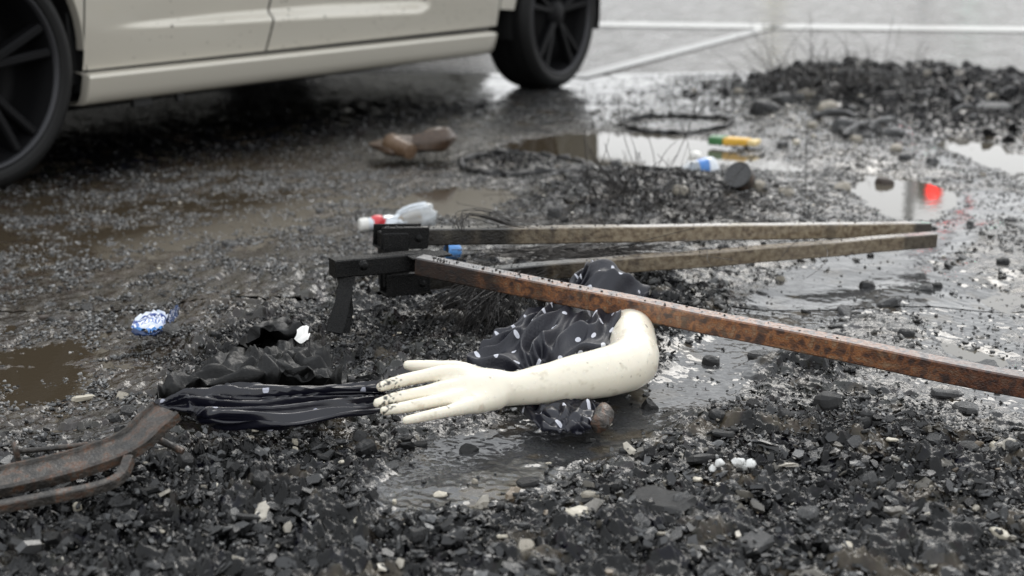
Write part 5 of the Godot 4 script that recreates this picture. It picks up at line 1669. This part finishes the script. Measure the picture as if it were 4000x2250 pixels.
func make_pieces() -> void:
	var flats := []
	var lumps := []
	for k in 5:
		flats.append(slab(200 + k, 0.22))
		lumps.append(slab(220 + k, 0.55))
	# single pieces the photograph shows, with what sets each apart
	for e in [
		[Vector3(0.683, 0.010, -2.022), 0.052, 0, "charred_slab", "grey_slab", "flat dark slab with broken edge in wet mud beside rusty tube", 0.1],
		[Vector3(0.676, 0.010, -2.088), 0.05, 0, "charred_slab", "grey_slab", "rough dark slab lying directly below the rusty tube", -0.2],
		[Vector3(0.255, 0.010, -1.812), 0.056, 0, "round_slag_disc", "charcoal", "round black slag disc beaded with water drops", 0.45],
		[Vector3(0.189, 0.010, -1.647), 0.085, 0, "charred_board_end", "charcoal", "broad charred board end half sunk in the foreground grit", 0.08],
		[Vector3(0.285, 0.010, -1.531), 0.05, 0, "charred_slab", "grey_slab", "low dark slab among pale grit in the foreground", 0.0],
		[Vector3(0.412, 0.015, -2.273), 0.045, 0, "charred_slab", "grey_slab", "flat grey slab on the small heap under the rusty tube", 0.1],
		[Vector3(0.480, 0.010, -2.028), 0.05, 1, "charred_lump", "charcoal", "black charred lump at the torn edge of mud crust", 0.2],
		[Vector3(0.299, 0.010, -1.955), 0.028, 1, "charred_lump", "charcoal", "small black cinder on tan mud crust", 0.2],
		[Vector3(0.789, 0.010, -2.253), 0.05, 0, "layered_mud_clod", "grey_slab", "layered grey mud clod standing in a puddle edge", 0.1],
		[Vector3(0.629, 0.015, -2.583), 0.05, 0, "tilted_dark_shard", "grey_slab", "dark shard tilted up on muddy crust between the tubes", 0.5],
		[Vector3(0.723, 0.015, -2.629), 0.07, 0, "tilted_dark_shard", "grey_slab", "long dark shard leaning in mud right of the tubes", 0.4],
		[Vector3(0.718, 0.015, -2.769), 0.035, 1, "charred_lump", "charcoal", "black cinder on wet mud beside the tilted shards", 0.3],
		[Vector3(1.051, 0.015, -2.946), 0.035, 1, "charred_lump", "charcoal", "isolated black cinder on the bright wet film", 0.3],
		[Vector3(1.058, 0.010, -3.986), 0.06, 1, "brown_burnt_lump", "scaled_iron", "brown burnt lump at the edge of the red-lit puddle", 0.2],
		[Vector3(0.107, 0.020, -3.427), 0.05, 1, "grey_rubble_lump", "grey_slab", "grey rubble lump beside the wires above the pale tube", 0.2],
		[Vector3(-0.650, 0.004, -3.190), 0.05, 0, "grey_flake", "grey_slab", "large grey flake lying in the brown water", 0.05],
		[Vector3(-0.496, 0.004, -3.581), 0.025, 1, "grey_pebble", "grey_slab", "smooth grey pebble on gravel left of the drink bottle", 0.1],
		[Vector3(-0.753, 0.004, -2.866), 0.022, 1, "grey_pebble", "grey_slab", "pale grey pebble at edge of brown water", 0.1],
		[Vector3(-0.824, 0.004, -2.545), 0.018, 1, "brown_pebble", "scaled_iron", "round brown pebble in shallow water left of the wrapper", 0.1],
		[Vector3(-0.879, 0.004, -2.559), 0.022, 1, "brown_pebble", "scaled_iron", "flattened brown pebble beside a paler one in water", 0.1],
		[Vector3(-0.507, 0.020, -3.350), 0.02, 1, "grey_pebble", "grey_slab", "small wet pebble on the gravel behind short tube", 0.1],
		[Vector3(-0.613, 0.006, -2.449), 0.055, 0, "cracked_mud_plate", "grey_slab", "cracked grey mud plate touching the blue wrapper", 0.05],
		[Vector3(1.183, 0.110, -5.297), 0.09, 1, "pale_stone", "pale_rubble", "pale angular stone on the ash heap below the wire", 0.3],
		[Vector3(1.159, 0.110, -5.602), 0.08, 1, "pale_stone", "pale_rubble", "pale blocky stone topmost on the ash heap", 0.3],
		[Vector3(1.052, 0.100, -5.513), 0.1, 1, "dark_stone", "grey_slab", "dark stone at the left shoulder of the ash heap", 0.3],
		[Vector3(1.138, 0.080, -4.837), 0.11, 1, "dark_stone", "grey_slab", "rounded dark stone on the front of ash heap", 0.3],
		[Vector3(0.941, 0.080, -5.269), 0.12, 1, "charred_lump", "charcoal", "big charred lump at left foot of ash heap", 0.3],
		[Vector3(0.928, 0.040, -4.602), 0.03, 1, "white_pebble", "bone_white", "white pebble beside the yellow carton", 0.2],
		[Vector3(1.299, 0.010, -4.835), 0.13, 0, "charred_plank_end", "grey_slab", "low wet slab lying beside the round black tin", 0.05],
		[Vector3(1.796, 0.100, -5.301), 0.13, 0, "wet_sheet_fragment", "grey_slab", "glistening wet sheet fragment on right of ash heap", 0.15],
		[Vector3(0.914, 0.020, -3.869), 0.05, 1, "pale_rubble_piece", "pale_rubble", "pale rubble piece left of the red-lit puddle", 0.3],
		[Vector3(0.730, 0.030, -3.719), 0.045, 1, "pale_rubble_piece", "pale_rubble", "pale rubble piece in front of the burnt can", 0.3],
		[Vector3(0.655, 0.030, -3.719), 0.045, 1, "pale_rubble_piece", "pale_rubble", "pale crumbly piece right of the burnt can", 0.3],
		[Vector3(0.554, 0.030, -2.838), 0.022, 1, "white_ash_clump", "pale_rubble", "speckled white ash clump below the lower pale tube", 0.2]]:
		var o := put((flats if e[2] == 0 else lumps)[rng.randi() % 5], e[3], M[e[4]])
		rest(o, e[0], e[1], 0.22 if e[2] == 0 else 0.55, rng.randf() * TAU, e[6])
		tag(o, e[5], "stone" if not "slab" in e[3] else "slab")
	# pale chips scattered in the black foreground: shells, bone-like flakes, plaster
	var chips := [0.02, 0.014, 0.01, 0.014, 0.014, 0.012, 0.01, 0.02, 0.018, 0.018, 0.012, 0.022, 0.012, 0.018, 0.016, 0.014, 0.02, 0.009, 0.01, 0.012, 0.01, 0.014, 0.016, 0.04, 0.03, 0.03, 0.02, 0.02, 0.014, 0.009, 0.01, 0.05, 0.035, 0.012, 0.012, 0.014, 0.01, 0.009, 0.016, 0.012, 0.03, 0.022]
	var at_of := [Vector3(-0.368, 0.000, -1.877), Vector3(-0.372, 0.000, -1.939), Vector3(-0.492, 0.000, -1.960), Vector3(-0.303, 0.000, -1.862), Vector3(-0.246, 0.000, -1.777), Vector3(-0.230, 0.000, -1.791), Vector3(-0.251, 0.000, -1.755), Vector3(-0.589, 0.000, -1.654), Vector3(-0.550, 0.000, -1.662), Vector3(-0.536, 0.000, -1.626), Vector3(-0.299, 0.000, -1.838), Vector3(-0.092, 0.000, -1.695), Vector3(-0.049, 0.000, -1.741), Vector3(0.242, 0.000, -1.733), Vector3(0.352, 0.000, -1.695), Vector3(0.487, 0.000, -1.703), Vector3(0.179, 0.000, -1.549), Vector3(-0.372, 0.000, -1.662), Vector3(-0.149, 0.000, -1.670), Vector3(0.049, 0.000, -1.809), Vector3(-0.413, 0.000, -1.549), Vector3(-0.183, 0.000, -1.556), Vector3(-0.012, 0.000, -1.542), Vector3(0.079, 0.000, -1.615), Vector3(0.097, 0.000, -1.670), Vector3(0.577, 0.000, -1.549), Vector3(0.526, 0.000, -1.847), Vector3(0.669, 0.000, -1.847), Vector3(-0.194, 0.000, -2.033), Vector3(-0.329, 0.000, -1.950), Vector3(-0.468, 0.000, -2.005), Vector3(-0.666, 0.000, -2.093), Vector3(-0.608, 0.000, -2.099), Vector3(-0.640, 0.000, -2.005), Vector3(-0.222, 0.020, -2.127), Vector3(-0.245, 0.020, -2.115), Vector3(-0.311, 0.020, -2.187), Vector3(-0.196, 0.030, -2.367), Vector3(-0.291, 0.030, -2.466), Vector3(-0.754, 0.000, -2.939), Vector3(0.015, 0.000, -1.507), Vector3(0.388, 0.000, -1.521)]
	for k in at_of.size():
		var o := put(flats[k % 5] if k % 3 else lumps[k % 5], "pale_chip", M.bone_white if k % 4 else M.pale_rubble)
		rest(o, at_of[k], chips[k] * 0.85, 0.22, rng.randf() * TAU, rng.randf_range(-0.4, 0.4))
		tag(o, "small pale chip lying on the black charred ground", "chip", "pale chips scattered over the ground")
	# larger charred flakes strewn about
	for k in 150:
		var p := Vector2.ZERO
		for tries in 40:
			p = spot(1.5, 3.6)
			var c := field(f_char_and_shade, p.x, p.y)
			if absf(p.x) < 0.38 * -p.y and p.y > -3.4 and rng.randf() < 0.15 + c * (1.0 if p.y > -2.05 or p.x > 0.45 else 0.12):
				break
		var o := put(flats[k % 5] if k % 2 else lumps[k % 5], "charred_flake", M.charcoal if k % 3 else M.grey_slab)
		rest(o, Vector3(p.x, 0, p.y), rng.randf_range(0.014, 0.034), 0.3, rng.randf() * TAU, rng.randf_range(-0.5, 0.5))
		tag(o, "dark charred flake lying loose in the wet grit", "flake", "charred flakes strewn over the ground")
	for k in 60:
		var p := spot(3.4, 6.4)
		for tries in 40:
			p = spot(3.4, 6.4)
			if p.x > 0.3 and p.x < 0.37 * -p.y and height(p.x, p.y) > 0.012:
				break
		var o := put(lumps[k % 5], "rubble_piece", M.grey_slab if k % 3 else M.pale_rubble)
		rest(o, Vector3(p.x, 0, p.y), rng.randf_range(0.02, 0.055), 0.5, rng.randf() * TAU, rng.randf_range(-0.4, 0.4))
		tag(o, "rough lump of rubble on the wet ground by the ash heap", "rubble", "rubble pieces round the ash heap")
	# sticks on the heap
	for e in [[Vector3(1.091, 0.070, -4.627), Vector3(1.227, 0.100, -4.887), 0.012, "charred stick lying across the front of ash heap"], [Vector3(1.206, 0.090, -4.795), Vector3(1.357, 0.120, -5.014), 0.013, "crooked pale-edged stick on middle of ash heap"], [Vector3(1.096, 0.100, -5.104), Vector3(1.230, 0.120, -5.052), 0.016, "thick wet stick lying level near top of ash heap"], [Vector3(1.624, 0.120, -5.210), Vector3(1.695, 0.120, -5.226), 0.01, "short straight stick at right of ash heap"]]:
		var g := Geo.new()
		var a: Vector3 = e[0]
		var b: Vector3 = e[1]
		a.y = height(a.x, a.z) + 0.01
		b.y = height(b.x, b.z) + 0.02
		g.tube(curve([a, a.lerp(b, 0.3) + Vector3(0, 0.02, 0.01), a.lerp(b, 0.7) + Vector3(0.01, 0.015, 0), b], 10), e[2], float(e[2]) * 0.7, 7)
		tag(put(crumple(g, 120, 18.0, 0.012), "charred_stick", M.grey_slab), e[3], "stick")
	# melted white foam
	var foam := thing("melted_white_foam", "clump of melted white foam beads in the foreground grit", "foam")
	for k in 9:
		var g := Geo.new()
		var c := Vector3(0.295, 0.020, -1.759) + Vector3(rng.randfn(0, 0.012), 0, rng.randfn(0, 0.012))
		c.y = height(c.x, c.z) + rng.randf_range(0.009, 0.018)
		var q := rng.randf_range(0.004, 0.007)
		g.lathe(Transform3D(Basis(), c), [Vector2(0, -q), Vector2(q * 0.7, -q * 0.7), Vector2(q, 0), Vector2(q * 0.7, q * 0.7), Vector2(0, q)], 10)
		put(crumple(g, 130 + k, 90.0, 0.005), "foam_bead", M.foam_white, foam)

# ---------------------------------------------------------------- what the water mirrors
func signal_post(called: String, label: String, at: Vector3, lamp_h: float, lit: int, m: Material, c: Color) -> void:
	var o := thing(called, label, "traffic signal", at)
	var g := Geo.new()
	g.tube(PackedVector3Array([Vector3(-0.3, 0, 0), Vector3(-0.3, lamp_h + 1.4, 0)]), 0.08, 0.07, 14)
	put(g, "post", M.galvanised, o)
	g = Geo.new()
	var top := lamp_h + (0.0 if lit == 0 else 0.6)
	g.box(Transform3D(Basis(), Vector3(0, top - 0.3, -0.08)), Vector3(0.34, 1.0, 0.2), 0.03)
	g.box(Transform3D(Basis(), Vector3(-0.17, top - 0.3, -0.05)), Vector3(0.2, 0.05, 0.05), 0.01)
	put(g, "housing", M.signal_black, o)
	for k in 3:
		g = Geo.new()
		var x := Transform3D(Basis(Vector3.RIGHT, PI / 2), Vector3(0, top - 0.3 * k, 0.022))
		g.lathe(x, [Vector2(0.085, 0.0), Vector2(0.07, 0.02), Vector2(0.0, 0.03)], 20)
		put(g, "signal_lamp", m if k == lit else M.dark_lens, o)
		g = Geo.new()
		g.lathe(Transform3D(Basis(Vector3.RIGHT, PI / 2), Vector3(0, top - 0.3 * k, 0.02)), [Vector2(0.125, 0.0), Vector2(0.125, 0.16)], 16, PI, TAU)
		put(g, "visor", M.signal_black, o)
	var l := OmniLight3D.new()
	l.name = "signal_glow"
	l.light_color = c
	l.light_energy = 0.02
	l.light_size = 0.1
	l.omni_range = 60.0
	l.omni_attenuation = 2.0
	l.shadow_enabled = true
	l.position = Vector3(0, lamp_h, 0.2)
	o.add_child(l)

func make_mirrored() -> void:
	signal_post("red_traffic_signal", "traffic signal showing red, mirrored in the roadside puddle", Vector3(6.0, 0, -20.0), 3.0, 0, M.red_signal, Color(1.0, 0.1, 0.08))
	signal_post("green_traffic_signal", "traffic signal showing green, mirrored on the far wet road", Vector3(14.3, 0, -45.0), 2.75, 2, M.green_signal, Color(0.15, 1.0, 0.8))
	# added, unseen wall that keeps the sky out of the wet ground beneath the car
	var w := thing("added_sky_blocker", "added unseen wall that keeps sky light off the ground beneath the car", "wall", Vector3(-1.423, 0, -3.808))
	w.rotation.y = 1.00347
	var wg := Geo.new()
	wg.box(Transform3D(Basis(), Vector3(1.4, 0.95, -4.5)), Vector3(15.2, 1.8, 0.22), 0.01)
	put(wg, "blocker_body", M.blocker_render, w)
	wg = Geo.new()
	wg.box(Transform3D(Basis(), Vector3(1.4, 1.9, -4.5)), Vector3(15.4, 0.09, 0.32), 0.015)
	put(wg, "blocker_coping", M.added_kerb_stone, w)
	for k in 5:
		wg = Geo.new()
		wg.box(Transform3D(Basis(), Vector3(-6.0 + k * 3.7, 0.97, -4.5)), Vector3(0.4, 1.84, 0.34), 0.012)
		put(wg, "blocker_pier", M.blocker_render, w)
	var p := thing("yellow_marker_post", "tall yellow post mirrored as a streak on wet road", "post", Vector3(5.1, 0, -28.0))
	var g := Geo.new()
	g.tube(PackedVector3Array([Vector3.ZERO, Vector3(0, 2.6, 0)]), 0.16, 0.16, 14)
	put(g, "shaft", M.yellow_post, p)
	g = Geo.new()
	g.lathe(Transform3D(), [Vector2(0.165, 2.6), Vector2(0.12, 2.68), Vector2(0.0, 2.72)], 14)
	put(g, "domed_cap", M.yellow_post, p)

# ---------------------------------------------------------------- scene
func _ready() -> void:
	rng.seed = 20
	var cam := Camera3D.new()
	cam.name = "camera"
	cam.fov = 22.982
	cam.near = 0.05
	cam.far = 400.0
	add_child(cam)
	cam.position = Vector3(0, 0.72, 0)
	cam.rotation_degrees = Vector3(-14.44, 0, 0)
	var at := CameraAttributesPhysical.new()
	at.frustum_focal_length = 59.04
	at.frustum_focus_distance = 2.12
	at.exposure_aperture = 4.9
	cam.attributes = at
	var env := Environment.new()
	env.background_mode = Environment.BG_SKY
	var sky := ProceduralSkyMaterial.new()
	sky.sky_top_color = Color(1.03, 1.05, 1.075)
	sky.sky_horizon_color = Color(1.12, 1.125, 1.125)
	sky.sky_curve = 0.35
	sky.ground_bottom_color = Color(0.2, 0.2, 0.2)
	sky.ground_horizon_color = Color(0.6, 0.6, 0.6)
	sky.sky_energy_multiplier = 1.0
	var s := Sky.new()
	s.sky_material = sky
	env.sky = s
	env.tonemap_mode = Environment.TONE_MAPPER_LINEAR
	env.tonemap_exposure = 1.24
	env.sdfgi_enabled = true
	env.ssao_enabled = true
	env.ssil_enabled = true
	var we := WorldEnvironment.new()
	we.name = "environment"
	we.environment = env
	add_child(we)
	var sun := DirectionalLight3D.new()
	sun.name = "sun"
	sun.light_energy = 0.3
	sun.light_angular_distance = 28.0
	sun.light_color = Color(1.0, 0.98, 0.95)
	sun.shadow_enabled = true
	sun.sky_mode = DirectionalLight3D.SKY_MODE_LIGHT_ONLY
	sun.rotation_degrees = Vector3(-42, 165, 0)
	add_child(sun)
	make_materials()
	make_ground()
	make_car()
	make_mirrored()
	make_arm()
	make_frame()
	make_cloth()
	make_iron()
	make_litter()
	make_pieces()
	make_wires()
	make_gravel()
